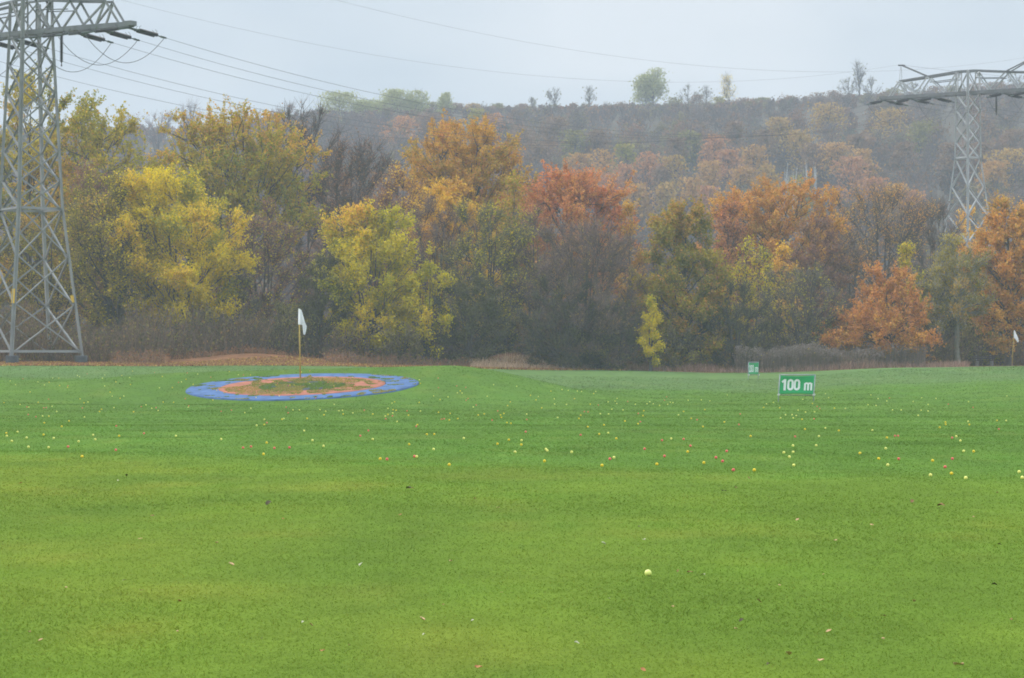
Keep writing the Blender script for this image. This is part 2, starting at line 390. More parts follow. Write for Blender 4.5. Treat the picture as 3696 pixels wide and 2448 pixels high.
for key, txt in balls.items():
    x0, y0, sc = crops[key]
    for it in txt.split(';'):
        c, px, py = it.split()
        px = x0 + float(px) / sc; py = y0 + float(py) / sc
        if any(abs(px - a) < 5 and abs(py - b) < 4 for a, b in placed): continue
        placed.append((px, py))
        p = ground(px, py + 1.5)
        if math.hypot(p[0] - MC[0], p[1] - MC[1]) < 4.8: continue
        o = link('golf_ball', bm_[c]); o.location = (p[0], p[1], p[2] + .018)
        s = 1.0
        o.scale = (s, s, s)
        n, g = words[c]
        tag(o, n + ' range ball lying on the mown green grass', 'golf ball', g)
x0, y0, sc = crops['T']
for it in mat_balls.split(';'):
    c, px, py = it.split()
    p = ground(x0 + float(px) / sc, y0 + float(py) / sc + 1.5)
    o = link('golf_ball', bm_[c]); o.location = (p[0], p[1], p[2] + .085)
    tag(o, words[c][0] + ' range ball lying on the ringed target mat', 'golf ball', words[c][0] + ' balls on the target mat')
fb = icosphere('golf_ball', .0225, 4, M['ball_f'])
nt = M['ball_f'].node_tree
vo = nt.nodes.new('ShaderNodeTexVoronoi'); vo.inputs['Scale'].default_value = 260
tcn = nt.nodes.new('ShaderNodeTexCoord'); nt.links.new(tcn.outputs['Object'], vo.inputs['Vector'])
bpn = nt.nodes.new('ShaderNodeBump'); bpn.inputs['Strength'].default_value = .35; bpn.inputs['Distance'].default_value = .002
nt.links.new(vo.outputs['Distance'], bpn.inputs['Height'])
pbn = [n for n in nt.nodes if n.type == 'BSDF_PRINCIPLED'][0]; nt.links.new(bpn.outputs[0], pbn.inputs['Normal'])
p = ground(2339, 2080)
o = link('golf_ball', fb); o.location = (p[0], p[1], p[2] + .020)
tag(o, 'large near lime yellow golf ball alone on the front lawn', 'golf ball')

# ------------------------------------------------------------------ fallen leaves
def leaf_mesh(seed, mat):
    r = random.Random(seed); n = 7; L = 1.0
    vs, fs = [], []
    for i in range(n):
        t = i / (n - 1); w = .32 * math.sin(math.pi * min(1, t * .93 + .05)) ** .8 * (1 + .3 * math.sin(t * 17 + seed))
        zc = .25 * math.sin(t * 3 + seed) * .6
        for s in (-1, 0, 1):
            vs.append((s * w, (t - .5) * L, zc + abs(s) * .16 * (1 + .5 * math.sin(seed * 3 + t * 5)) + r.uniform(-.02, .02)))
    for i in range(n - 1):
        for k in (0, 1):
            a = i * 3 + k; fs.append((a, a + 1, a + 4, a + 3))
    me = bpy.data.meshes.new('fallen_leaf'); me.from_pydata(vs, [], fs); me.materials.append(mat)
    me.polygons.foreach_set('use_smooth', np.ones(len(me.polygons), bool))
    return me
lm = {'b': solid('brown_leaf', (.24, .13, .06), .8, .3, 8), 't': solid('tan_leaf', (.55, .36, .20), .8, .2, 8),
      'd': solid('dark_leaf', (.10, .085, .05), .9, .3, 8), 'o': solid('orange_leaf', (.42, .19, .08), .8, .2, 8), 'w': solid('bleached_leaf', (.48, .47, .34), .8, .15, 8)}
lw = {'b': 'brown', 't': 'tan', 'd': 'dark rotten', 'o': 'orange', 'w': 'bleached pale'}
lms = {k: [leaf_mesh(s + 3 * i, lm[k]) for s in range(3)] for i, k in enumerate(lm)}
L1 = 'w 545 55 .05;b 1900 92 .09;d 1240 162 .12;d 1890 92 .10;b 705 222 .06;o 1310 235 .05;o 1850 214 .05;t 2197 138 .06;t 648 329 .05;t 1003 345 .05;t 1070 447 .07;w 1670 450 .07;t 2085 431 .05;w 577 525 .04;t 306 558 .04;t 655 570 .04;o 830 620 .05;b 1440 733 .04;w 1400 722 .03;t 1953 703 .06;w 2185 714 .03;b 135 770 .04;t 188 804 .04;t 820 765 .03;o 1490 855 .04;b 1615 830 .03;o 2212 935 .06;w 1960 780 .03;b 2050 640 .03;t 2320 582 .03;d 1210 800 .03;o 95 65 .06;d 585 30 .07;t 2303 181 .05'
L2 = 'b 1035 90 .08;d 980 104 .08;b 1850 153 .08;b 1985 175 .12;t 1320 238 .06;t 1665 264 .06;t 1495 334 .05;w 612 335 .06;w 423 350 .06;d 590 272 .05;b 822 487 .06;b 768 480 .04;w 882 502 .06;t 1440 495 .03;t 1238 548 .04;d 2230 547 .06;t 1860 620 .05;b 1145 622 .05;t 743 646 .04;w 447 610 .03;d 1060 714 .05;t 1035 750 .04;t 1465 762 .05;t 1717 800 .04;w 300 820 .04;t 1280 868 .075;t 1427 903 .05;d 1187 920 .04;o 606 945 .05;t 2068 924 .085;b 2308 712 .04;b 1718 692 .04;t 2135 226 .05;d 2255 357 .05;b 2245 112 .08;b 1095 42 .07'
for x0, txt in ((0, L1), (1848, L2)):
    for n, it in enumerate(txt.split(';')):
        c, px, py, s = it.split(); s = float(s) * .62
        p = ground(x0 + float(px) / 1.2814, 1700 + float(py) / 1.2814)
        o = link('fallen_leaf', lms[c][n % 3]); o.location = (p[0], p[1], p[2] + .024)
        o.scale = (s, s, s); o.rotation_euler = (.25 * math.sin(n * 2.1), .3 * math.cos(n * 1.7), n * 1.37)
        tag(o, lw[c] + ' fallen leaf lying on the short front lawn', 'leaf', lw[c] + ' leaves lying on the front lawn')

# ------------------------------------------------------------------ target mat, flags
def mound_z(x, y): return float(mat_plane(x, y))
tm = empty('target_mat', (MC[0], MC[1], mound_z(*MC)))
tag(tm, 'round target mat with blue, red and black rings let into a grassy mound', 'target mat')
def ring(r0, r1, top, name, mat, n=120, seed=0):
    rr = np.linspace(r0, r1, max(3, int((r1 - r0) / .25) + 2))
    V_, Q_ = [], []
    r_ = random.Random(seed)
    wob = [1 + .006 * math.sin(3 * a + seed) + .004 * math.sin(11 * a + seed * 2) for a in np.linspace(0, 2 * math.pi, n, False)]
    for i, r in enumerate(rr):
        for k in range(n):
            a = 2 * math.pi * k / n
            q = r * (wob[k] if r > .01 else 1)
            x = q * math.cos(a); y = q * math.sin(a)
            V_.append((x, y, mound_z(MC[0] + x, MC[1] + y) - mound_z(*MC) + top + r_.uniform(-.004, .004)))
    for i in range(len(rr) - 1):
        for k in range(n):
            k2 = (k + 1) % n; Q_.append((i * n + k, (i + 1) * n + k, (i + 1) * n + k2, i * n + k2))
    e = len(V_)
    for k in range(n):
        x, y, z = V_[(len(rr) - 1) * n + k]; V_.append((x, y, z - .12))
    for k in range(n):
        k2 = (k + 1) % n; Q_.append(((len(rr) - 1) * n + k, e + k, e + k2, (len(rr) - 1) * n + k2))
    return link(name, np_mesh(name, V_, Q_, mats=[mat]), tm)
RM = 4.72
ring(.72 * RM + .0, RM, .045, 'outer_ring', M['blue_mat'], seed=1)
ring(.375 * RM, .718 * RM, .052, 'middle_ring', M['red_mat'], seed=2)
ring(.02, .372 * RM, .049, 'centre_disc', M['black_mat'], seed=3)
# grass grown over the mat
def over_mask(x, d):
    dx = x - MC[0]; t = d - MC[1]; r = np.hypot(dx, t) / RM
    n = vnoise(dx * .9 + 31, t * .7 + 11) * .4 + vnoise(dx * 3.4 + 5, t * 2.2) * .6
    side = np.clip((-dx / RM - .15) * 2, 0, 1) * sstep(-.4, .3, t / RM)
    inner = (r < .69) & (n > .27 + .30 * sstep(.56, .68, r + .10 * (n - .5)) + .25 * side * sstep(.30, .45, r))
    outer = (r >= .69) & (r < .99) & (n > .66)
    return inner | outer
d = MC[1] + (rng.random(90000) * 2 - 1) * RM; x = MC[0] + (rng.random(90000) * 2 - 1) * RM
k = (np.hypot(x - MC[0], d - MC[1]) < RM) & over_mask(x, d); x = x[k]; d = d[k]; n = len(x)
z = mat_plane(x, d) + .04
h = .022 * (.5 + rng.random(n)); w = .04 * (.6 + .8 * rng.random(n)); az = rng.random(n) * 6.283
lean = rng.normal(0, .8, (n, 2)) * h[:, None]
Vb = np.empty((n, 3, 3))
Vb[:, 0] = np.stack([x - np.cos(az) * w, d - np.sin(az) * w, z], 1)
Vb[:, 1] = np.stack([x + np.cos(az) * w, d + np.sin(az) * w, z], 1)
Vb[:, 2] = np.stack([x + lean[:, 0], d + lean[:, 1], z + h], 1)
c = np.array([.28, .245, .06]) * (.8 + .8 * rng.random((n, 1))); bb = vnoise(x * 1.5, d * 1.2) + .3 * rng.random(n) > .58
c[bb] = np.array([.16, .25, .045]) * (.8 + .4 * rng.random((int(bb.sum()), 1)))
tag(link('mat_grass', np_mesh('mat_grass', Vb.reshape(-1, 3), None, np.arange(3 * n).reshape(-1, 3), [M['grass']], fcol=c)),
    'yellowish grass grown over the rings of the target mat', kind='stuff')

def flag(base, top, cols, label, sc, rp):
    base = np.array(base); top = np.array(top)
    e = empty('golf_flag', tuple(base)); tag(e, label, 'flag')
    b = MB(); t = top - base
    b.tube([(0, 0, -.1), tuple(t * .5), tuple(t)], [rp, rp * .95, rp * .85], 10)
    b.build('pole', M['pole'], e, True)
    vs, fs = [], []
    nr = 7
    for i, (x0, y0, x1, y1, dep) in enumerate(cols):
        for j in range(nr):
            f = j / (nr - 1)
            vs.append((t[0] + (x0 + (x1 - x0) * f) * sc, dep + .015 * math.sin(f * 5 + i), t[2] - (y0 + (y1 - y0) * f) * sc))
    for i in range(len(cols) - 1):
        for j in range(nr - 1):
            a = i * nr + j; fs.append((a, a + nr, a + nr + 1, a + 1))
    me = bpy.data.meshes.new('cloth'); me.from_pydata(vs, [], fs); me.materials.append(M['white_cloth'])
    o = link('cloth', me, e)
    so = o.modifiers.new('thick', 'SOLIDIFY'); so.thickness = .006
    return e
fcols = [(-12, 0, -14, 285, -.05), (14, 2, 26, 288, -.11), (42, 28, 62, 300, -.03), (58, 60, 80, 462, -.12), (85, 170, 98, 478, -.04), (112, 250, 118, 455, -.11), (134, 310, 126, 392, -.02), (137, 362, 128, 384, -.08)]
pb_ = ground(1084, 1371)
ht = 2.98
flag(pb_, pb_ + np.array([-.05, 0, ht]), fcols, 'tall white flag hanging limp on a yellow pole at the round target mat', .00232, .030)
pb2 = np.array([(3652 - CX) / F * 172, 172., 0]); pb2[2] = gz(pb2[0], pb2[1]) - .05
tp2 = np.array([(3661 - CX) / F * 172, 172., CZ + (HY - 1192) / F * 172])
flag(pb2, tp2, [(-14, 0, -14, 180, -.05), (10, 10, 20, 215, -.10), (45, 90, 52, 260, -.03), (85, 190, 70, 290, -.09), (105, 260, 90, 300, -.03)], 'small white flag on a leaning pole beside the bench at the wood', .0030, .028)

# ------------------------------------------------------------------ distance signs
def ribbon(m_, pts, w, y):
    """flat stroke of even width along pts (x, z), standing in front of the banner"""
    P_ = [np.array(p, float) for p in pts]; n = len(P_); L_, R_ = [], []
    for i in range(n):
        a = P_[i] - P_[i - 1] if i else None; b = P_[i + 1] - P_[i] if i < n - 1 else None
        da = a / np.linalg.norm(a) if a is not None else None; db = b / np.linalg.norm(b) if b is not None else None
        d_ = da if db is None else db if da is None else (da + db) / np.linalg.norm(da + db)
        nn = np.array([-d_[1], d_[0]])
        k_ = 1.0 if da is None or db is None else 1 / max(.5, float(nn @ np.array([-da[1], da[0]])))
        L_.append(P_[i] + nn * w / 2 * k_); R_.append(P_[i] - nn * w / 2 * k_)
    vs = [(p[0], y(p[0], p[1]), p[1]) for p in L_ + R_]
    m_.add(vs, [(i, i + 1, n + i + 1, n + i) for i in range(n - 1)])
def arc(cx, cz, rx, rz, a0, a1, n=10):
    return [(cx + rx * math.cos(math.radians(a0 + (a1 - a0) * i / n)), cz + rz * math.sin(math.radians(a0 + (a1 - a0) * i / n))) for i in range(n + 1)]
def sign(loc, rz, first, label, W=1.40, H=.80, foot=.27, lean=.05):
    e = empty('distance_sign', loc, rz); tag(e, label, 'sign')
    for s in (-1, 1):
        b = MB(); x = s * W / 2
        b.tube([(x - lean * .35, 0, -.15), (x - lean * .2, 0, foot), (x + lean, 0, foot + H)], .021, 10); b.build('post', M['tube'], e, True)
        b = MB(); b.box((x - lean * .2, -.03, foot), (.045, .05, .028)); b.tube([(x - lean * .2 - .05, -.05, foot - .01), (x - lean * .2 + .06, -.05, foot + .02)], .03, 8)
        b.build('clamp', M['clamp'], e, False)
    b = MB(); b.tube([(-W / 2 - .02 + lean, 0, foot + H), (W / 2 + .02 + lean, 0, foot + H - .008)], .024, 10); b.build('rail', M['tube'], e, True)
    b = MB(); b.tube([(-W / 2, 0, foot - .01), (W / 2, 0, foot - .015)], .018, 10); b.build('rail', M['steel_dark'], e, True)
    # banner, bellied between its frame
    nxb, nzb = 24, 14; vs, fs = [], []
    def belly(x, z):
        u = (x) / (W / 2); v = (z - foot) / H * 2 - 1
        return .085 * (1 - u * u) * (1 - .75 * v * v) - .02
    for i in range(nxb + 1):
        for j in range(nzb + 1):
            u = i / nxb * 2 - 1; v = j / nzb
            pin = .035 * (1 - u * u)
            z = foot + .02 + pin * .8 + v * (H - .05 - pin * 1.6)
            x = u * (W / 2 - .028) + lean * (v * 1.2 - .2)
            vs.append((x, belly(x, z), z))
    for i in range(nxb):
        for j in range(nzb):
            a = i * (nzb + 1) + j; fs.append((a, a + nzb + 1, a + nzb + 2, a + 1))
    me = bpy.data.meshes.new('banner'); me.from_pydata(vs, [], fs); me.materials.append(M['banner'])
    me.polygons.foreach_set('use_smooth', np.ones(len(me.polygons), bool))
    o = link('banner', me, e); so = o.modifiers.new('thick', 'SOLIDIFY'); so.thickness = .004; so.offset = 1
    # lettering
    T = MB(); fy = lambda x, z: belly(x, z) - .012
    z0, z1 = foot + .175, foot + .625; hh = z1 - z0; sw = .085 if first == 1 else .068
    sl = lambda pts: [(x + (z - z0) * .06, z) for x, z in pts]
    def zero(c):
        r = .085
        ribbon(T, sl(arc(c, z1 - sw / 2 - r, r, r, 180, 0) + arc(c, z0 + sw / 2 + r, r, r, 0, -180) + [(c - r, (z0 + z1) / 2), (c - r, z1 - sw / 2 - r)]), sw, fy)
    if first == 1:
        ribbon(T, sl([(-.47, z0), (-.47, z1)]), sw + .01, fy)
        ribbon(T, sl([(-.585, z1 - .125), (-.50, z1 - .052)]), sw * .95, fy)
    else:
        r = .085
        ribbon(T, sl([(-.585, z1 - .15)] + arc(-.50, z1 - sw / 2 - r, r, r, 165, -30, 10) + [(-.58, z0 + .07)]), sw, fy)
        ribbon(T, sl([(-.63, z0 + .04), (-.37, z0 + .04)]), sw, fy)
    zero(-.245); zero(.015)
    zm = z0 + .315
    for x in (.335, .46, .585): ribbon(T, sl([(x, z0), (x, zm - .03)]), sw * .88, fy)
    for x in (.3975, .5225): ribbon(T, sl(arc(x, zm - .075, .0625, .045, 180, 0, 8)), sw * .8, fy)
    T.build('lettering', M['lettering'], e)
    return e
def gpt(px, d): x = (px - CX) / F * d; return (x, d, gz(x, d))
sign(gpt(1841.5 * K, 95), math.radians(-2), 1, 'green distance sign reading 100 m on a grey tube frame')
sign(gpt(1742 * K, 150), math.radians(58), 2, 'green distance sign reading 200 m turned sideways before the wood', lean=.03)

# ------------------------------------------------------------------ bench
bx = gpt(3553, 178)
e = empty('park_bench', (bx[0], bx[1], bx[2] + .02), math.radians(4)); tag(e, 'dark wooden bench with pale concrete feet at the edge of the wood', 'bench')
for s in (-.55, .55):
    b = MB(); b.box((s, 0, .17), (.08, .2, .2)); b.prism((s, .17, .3), (s, .30, .82), [(-.05, -.03), (.05, -.03), (.05, .03), (-.05, .03)]); b.build('leg', M['concrete_pale'], e)
b = MB()
for y in (-.17, -.04, .09): b.box((0, y, .41), (.85, .055, .025))
for s in (-.5, .5): b.box((s, -.04, .378), (.04, .19, .012))
b.build('seat', M['bench_wood'], e)
b = MB()
for i, z_ in enumerate((.56, .70)): b.box((0, .19 + .032 * i, z_), (.85, .022, .055))
for s in (-.5, .5): b.prism((s, .225, .5), (s, .275, .76), [(-.03, -.012), (.03, -.012), (.03, .012), (-.03, .012)])
b.build('backrest', M['bench_wood'], e)

# ------------------------------------------------------------------ pylons
def lathe(m_, p, q, prof, n=12):
    p = np.array(p, float); q = np.array(q, float)
    m_.tube([p + (q - p) * t for t, r in prof], [r for t, r in prof], n)
def pylon(loc, label, body_rz, levels, arm_rz, zarm, L, horn_w, legw, brw, U, steel, out_pts, in_dir, bolts=True, foot=True):
    """levels: (z, side) from base to top; built in world offsets from loc"""
    loc = np.array(loc, float); e = empty('power_pylon', tuple(loc)); tag(e, label, 'pylon')
    cb, sb = math.cos(body_rz), math.sin(body_rz); ca, sa = math.cos(arm_rz), math.sin(arm_rz)
    def corner(k, z):
        s = np.interp(z, [l[0] for l in levels], [l[1] for l in levels]) / 2
        x, y = [(-s, -s), (s, -s), (s, s), (-s, s)][k]
        return np.array([x * cb - y * sb, x * sb + y * cb, z])
    def arm(u, v, w): return np.array([u * ca - v * sa, u * sa + v * ca, zarm + w])
    ztop = levels[-1][0]
    for k in range(4):
        b = MB(); zs = [l[0] for l in levels]
        cdir = corner(k, 0); cdir = cdir / np.linalg.norm(cdir)
        for a, c_ in zip(zs[:-1], zs[1:]):
            b.angle(corner(k, a), corner(k, c_), legw, .022, up=(cdir[0] * .7 - cdir[1] * .7, cdir[0] * .7 + cdir[1] * .7, 0), flip=-1)
        b.build('leg', steel, e)
        if foot:
            b = MB(); c0 = corner(k, 0)
            b.tube([(c0[0], c0[1], -.75), (c0[0], c0[1], .12), (c0[0], c0[1], .16)], [.42, .40, .34], 12)
            b.build('footing', M['concrete'], e)
    # panels
    nodes = levels_nodes(levels, U)
    for k in range(4):
        k2 = (k + 1) % 4
        mid = (corner(k, 0) + corner(k2, 0)) / 2; nrm = mid / np.linalg.norm(mid)
        for i, (za, zb) in enumerate(zip(nodes[:-1], nodes[1:])):
            for j, (p_, q_) in enumerate(((corner(k, za), corner(k2, zb)), (corner(k2, za), corner(k, zb)))):
                off = nrm * (.03 if j else -.07)
                b = MB(); b.angle(p_ + off, q_ + off, brw, .012, up=nrm); b.build('brace', steel, e)
        for zl in (levels[0][0] + .35, levels[1][0]):
            b = MB(); p_ = corner(k, zl) + nrm * .05; q_ = corner(k2, zl) + nrm * .05
            b.angle(p_, q_, brw * 1.5, .014, up=(0, 0, 1)); b.build('strut', steel, e)
    if bolts:
        for i in range(36):
            z_ = 2.2 + i * .5; c0 = corner(1, z_); dr = np.array([ca * .9, sa * .2, 0])
            b = MB(); b.tube([c0, c0 + dr * .26], .014, 5); b.build('step_bolt', steel, e)
        for k, z_, w_ in ((0, 3.4, .9), (1, 3.5, .45)):
            c0 = corner(k, z_); c1 = corner(k, z_ + w_)
            b = MB(); q_ = np.array([-.10 if k == 0 else -.02, -.10, 0])
            b.prism(c0 + q_, c1 + q_, [(-.09, -.01), (.11, -.01), (.11, .01), (-.09, .01)], up=(0, 1, 0)); b.build('marker_plate', M['yellow_plate'], e)
    # cross arm
    b = MB(); hw = .55
    for s in (-1, 1):
        for a, c_ in (((-L, s * .18), (-L * .5, s * hw)), ((-L * .5, s * hw), (L * .5, s * hw)), ((L * .5, s * hw), (L, s * .18))):
            b.prism(arm(a[0], a[1], 0), arm(c_[0], c_[1], 0), [(-.07, -.15), (.07, -.15), (.07, .15), (-.07, .15)])
    for u in np.linspace(-.96, .96, 15):
        h_ = np.interp(abs(u), [0, .5, 1], [hw, hw, .18])
        b.prism(arm(u * L, -h_, -.02), arm(u * L, h_, -.02), [(-.06, -.05), (.06, -.05), (.06, .05), (-.06, .05)])
    for s in (-1, 1): b.box(arm(s * L * .985, 0, .06), (.28, .28, .14), np.array([[ca, -sa, 0], [sa, ca, 0], [0, 0, 1]]))
    X = b.build('crossarm', M['steel_dark'], e)
    up_n = {.10: 2.02, .446: 1.72, .78: 1.47}
    for s in (-1, 1):
        for v in (-.5, .5):
            def un(f): return arm(s * f * L, v * (1 if f < .5 else .7), up_n[f])
            def ln(f): return arm(s * f * L, v * np.interp(f, [.5, 1], [1.1, .5]), .12)
            for f0, f1 in ((.10, .446), (.446, .78)):
                b = MB(); b.angle(un(f0), un(f1), .15, .02); b.build('chord', M['steel_dark'], X)
            for f0, f1 in ((.10, .25), (.446, .25), (.446, .58), (.78, .58), (.78, .70), (.78, .90)):
                b = MB(); b.angle(un(f0), ln(f1), .11, .014); b.build('brace', steel, X)
            b = MB(); b.angle(arm(s * .1 * L, v, 1.35), arm(s * .42 * L, v * .9, 1.2), .07, .01); b.build('brace', M['steel_dark'], X)
            b = MB(); b.angle(un(.10), arm(s * .10 * L, v, .12), .12, .014); b.build('brace', steel, X)
            b = MB(); b.angle(un(.446), arm(s * .77 * L, v * .2, horn_w - .02), .13, .02); b.build('horn', M['steel_dark'], X)
            b = MB(); b.angle(arm(s * .775 * L, v * .2, horn_w - .1), un(.78), .05, .01); b.build('brace', steel, X)
        b = MB(); b.prism(arm(s * .73 * L, 0, horn_w), arm(s * .80 * L, 0, horn_w + .04), [(-.16, -.06), (.16, -.06), (.16, .06), (-.16, .06)]); b.build('horn_cap', M['steel_dark'], X)
    for v in (-.5, .5):
        b = MB(); b.angle(arm(-.1 * L, v, 2.02), arm(.1 * L, v, 2.02), .15, .02); b.build('chord', M['steel_dark'], X)
    # strings of insulators, clamps and jumpers
    clamps = []
    for i, (f, target) in enumerate(out_pts):
        a0 = arm(f * L, 0, -.2); ends = []
        for which, dv in (('out', None), ('in', in_dir)):
            if dv is None:
                dv = np.array(target) - loc - a0; dv = dv / np.linalg.norm(dv); dv[2] -= .16
            else:
                dv = np.array(dv, float)
            dv = dv / np.linalg.norm(dv)
            end = a0 + dv * 2.75; sd = np.cross(dv, (0, 0, 1)); sd /= np.linalg.norm(sd)
            b = MB()
            for s in (-.16, .16): b.tube([a0 + sd * s * .4, a0 + dv * .7 + sd * s], .045, 6)
            b.prism(a0 + dv * .62 - sd * .25, a0 + dv * .62 + sd * .25, [(-.05, -.05), (.05, -.05), (.05, .05), (-.05, .05)])
            fit = b.build('insulator_string', M['fitting'], e)
            for s in (-.16, .16):
                b = MB(); p0 = a0 + dv * .68 + sd * s; p1 = a0 + dv * 2.05 + sd * s
                prof = []
                for r_i in range(17):
                    t = r_i / 16; prof += [(t - .012, .065), (t, .125), (t + .014, .065)]
                prof = [(min(1, max(0, t)), r) for t, r in prof]
                prof = [pr for n_, pr in enumerate(prof) if n_ == 0 or pr[0] > prof[n_ - 1][0]]
                lathe(b, p0, p1, prof, 10); b.build('insulator', M['insulator'], fit)
                for tt in (0.02, .98):
                    b = MB(); c_ = p0 + (p1 - p0) * tt
                    b.tube([c_ + (0, 0, .0), c_ + np.array([0, 0, .22]), c_ + np.array([0, 0, .30]) + dv * (.12 if tt < .5 else -.12)], .014, 5); b.build('arcing_horn', M['fitting'], fit)
            b = MB(); b.tube([a0 + dv * 2.03 + sd * .15, a0 + dv * 2.2, end - dv * .25], [.035, .04, .035], 6)
            b.tube([end - dv * .3, end + dv * .12], [.075, .055], 8); b.build('clamp', M['fitting'], fit)
            ends.append(end)
        clamps.append((ends[0] + loc, ends[1] + loc))
        sag = 1.7 if abs(f) > .5 else 2.0
        p0, p1 = ends; pts = []
        for t in np.linspace(0, 1, 22):
            q_ = p0 + (p1 - p0) * t; q_ = q_ - np.array([0, 0, 4 * sag * (t * (1 - t)) ** 1.0]); pts.append(q_)
        b = MB(); b.tube(pts, .020, 6); b.build('jumper_cable', M['cable'], e, True)
    # hanging insulator under the inner part of the arm
    for f in (.33,):
        b = MB(); p0 = arm(f * L, -.2, -.15); p1 = arm(f * L, -.2, -2.25)
        prof = [(0, .02), (.06, .02)]
        for r_i in range(24):
            t = .07 + r_i / 24 * .80; prof += [(t, .07), (t + .012, .12), (t + .024, .07)]
        prof += [(.9, .025), (1, .05)]
        lathe(b, p0, p1, prof, 10); b.build('insulator', M['insulator'], e)
    horns = [arm(s * .80 * L, 0, horn_w + .1) + loc for s in (-1, 1)]
    return e, clamps, horns, arm, loc
def levels_nodes(levels, U):
    nodes = []
    for (za, sa_), (zb, sb_), n in zip(levels[:-1], levels[1:], U):
        if n == 0: continue
        z0 = za + (.35 if not nodes else 0)
        r = 1.0
        nodes += [z0 + (zb - z0) * i / n for i in range(n)]
    nodes.append(levels[len([u for u in U if u])][0])
    return nodes

d1, d2 = 150.0, 225.0
x1 = (72 - 1184) / 5500 * d1; z1 = 1.45
x2 = (2238 - 1184) / 5500 * d2; z2 = gz(x2, d2)
za1 = CZ + (830 - 78) / 5500 * d1 - z1; za2 = CZ + (830 - 216) / 5500 * d2 - z2
AR = math.radians(-31); L1, L2_ = 8.2, 8.7
def armpt(x, d, z, f, L): return np.array([x + f * L * math.cos(AR), d + f * L * math.sin(AR), z])
fr1 = [-.97, -.45, -.2, .45, .71, .97]; fr2 = [-.97, -.66, -.40, .40, .66, .97]
t1 = [armpt(x2, d2, z2 + za2 - 1, f, L2_) for f in fr2]
t2 = [armpt(x1, d1, z1 + za1 - 1, f, L1) for f in fr1]
py1, cl1, h1, _, _ = pylon((x1, d1, z1), 'large near steel lattice pylon with its crossarm cut by the top of the picture', math.radians(36),
    [(0, 4.65), (CZ + 343 / 5500 * d1 - z1, 2.80), (za1 - .1, 1.86), (za1 + 2.05, 1.80)], AR, za1, L1, 5.65, .20, .105, (3, 6, 1), M['steel'],
    list(zip(fr1, t1)), (-.96, -.22, -.14))
py2, cl2, h2, _, _ = pylon((x2, d2, z2), 'far steel lattice pylon with a wide crossarm standing behind the trees', math.radians(34),
    [(0, 5.2), (CZ + 463 / 5500 * d2 - z2, 1.60), (za2 - .1, 1.50), (za2 + 2.05, 1.45)], AR, za2, L2_, 3.05, .17, .10, (7, 4, 1), M['steel_pale'],
    list(zip(fr2, t2)), (.85, .45, -.12), bolts=False)
def wire(p, q, sag, r, label, group=None, n=48):
    p = np.array(p); q = np.array(q); b = MB()
    b.tube([p + (q - p) * t - np.array([0, 0, 4 * sag * t * (1 - t)]) for t in np.linspace(0, 1, n)], r, 5)
    o = b.build('power_cable', M['cable'], None, True); return tag(o, label, 'cable', group)
nm = ['outermost cable on the left half of both crossarms', 'middle cable on the left half of both crossarms', 'inner cable on the left half of both crossarms',
      'inner cable on the right half of both crossarms', 'middle cable on the right half of both crossarms', 'outermost cable on the right half of both crossarms']
for i in range(6): wire(cl1[i][0], cl2[i][0], 4.9, .012, 'dark power line, ' + nm[i], 'power lines between the pylons')
wire(h1[0], h2[0], 4.4, .0065, 'thin earth wire between the left horns of the two pylons', 'earth wires between the pylons')
wire(h1[1], h2[1], 4.35, .0065, 'thin earth wire between the right horns of the two pylons', 'earth wires between the pylons')
for i in range(6):
    wire(cl1[i][1], cl1[i][1] + np.array([-96, -22, -3.]), 2.2, .017, 'power line leaving the near pylon towards the left', 'power lines leaving the near pylon', 16)
    wire(cl2[i][1], cl2[i][1] + np.array([85, 45, 2.]), 2.5, .017, 'power line leaving the far pylon towards the right', 'power lines leaving the far pylon', 16)
for h_ in h2: wire(h_, h_ + np.array([85, 45, 4.]), 2., .010, 'thin earth wire leaving the far pylon towards the right', 'earth wires leaving the far pylon', 16)


HAZE = 0.00058; EXPO = 0.50; CLOUD0 = (.42, .48, .54, 1); CLOUD1 = (.58, .61, .645, 1)

# ------------------------------------------------------------------ trees
def tubes(paths, radii, sides):
    """paths (N,P,3), radii (N,P) -> verts, quads"""
    N, P_, _ = paths.shape
    tg = np.gradient(paths, axis=1); tg /= np.linalg.norm(tg, axis=2, keepdims=True) + 1e-9
    ref = np.tile(np.array([.31, .95, .02]), (N, 1)); mt = tg.mean(1)
    swap = np.abs((mt * ref).sum(1)) > .8 * np.linalg.norm(mt, axis=1); ref[swap] = (.95, -.31, .1)
    a = np.cross(tg, ref[:, None, :]); a /= np.linalg.norm(a, axis=2, keepdims=True) + 1e-9
    b = np.cross(tg, a)
    th = np.arange(sides) * 2 * math.pi / sides
    V_ = paths[:, :, None, :] + radii[:, :, None, None] * (a[:, :, None, :] * np.cos(th)[None, None, :, None] + b[:, :, None, :] * np.sin(th)[None, None, :, None])
    idx = np.arange(N * P_ * sides).reshape(N, P_, sides); nx_ = np.roll(idx, -1, 2)
    Q_ = np.stack([idx[:, :-1], nx_[:, :-1], nx_[:, 1:], idx[:, 1:]], -1).reshape(-1, 4)
    return V_.reshape(-1, 3), Q_
def unit(v): return v / (np.linalg.norm(v, axis=-1, keepdims=True) + 1e-9)
def leaf_quads(c, s, r, flat=0.0):
    n = len(c)
    a = unit(r.normal(size=(n, 3))); t = r.normal(size=(n, 3)); t[:, 2] += flat * 3
    b = unit(np.cross(a, t)); s = s[:, None]
    V_ = np.stack([c + a * s * .5, c + b * s * .36, c - a * s * .5, c - b * s * .36], 1)
    return V_.reshape(-1, 3), np.arange(4 * n).reshape(-1, 4)
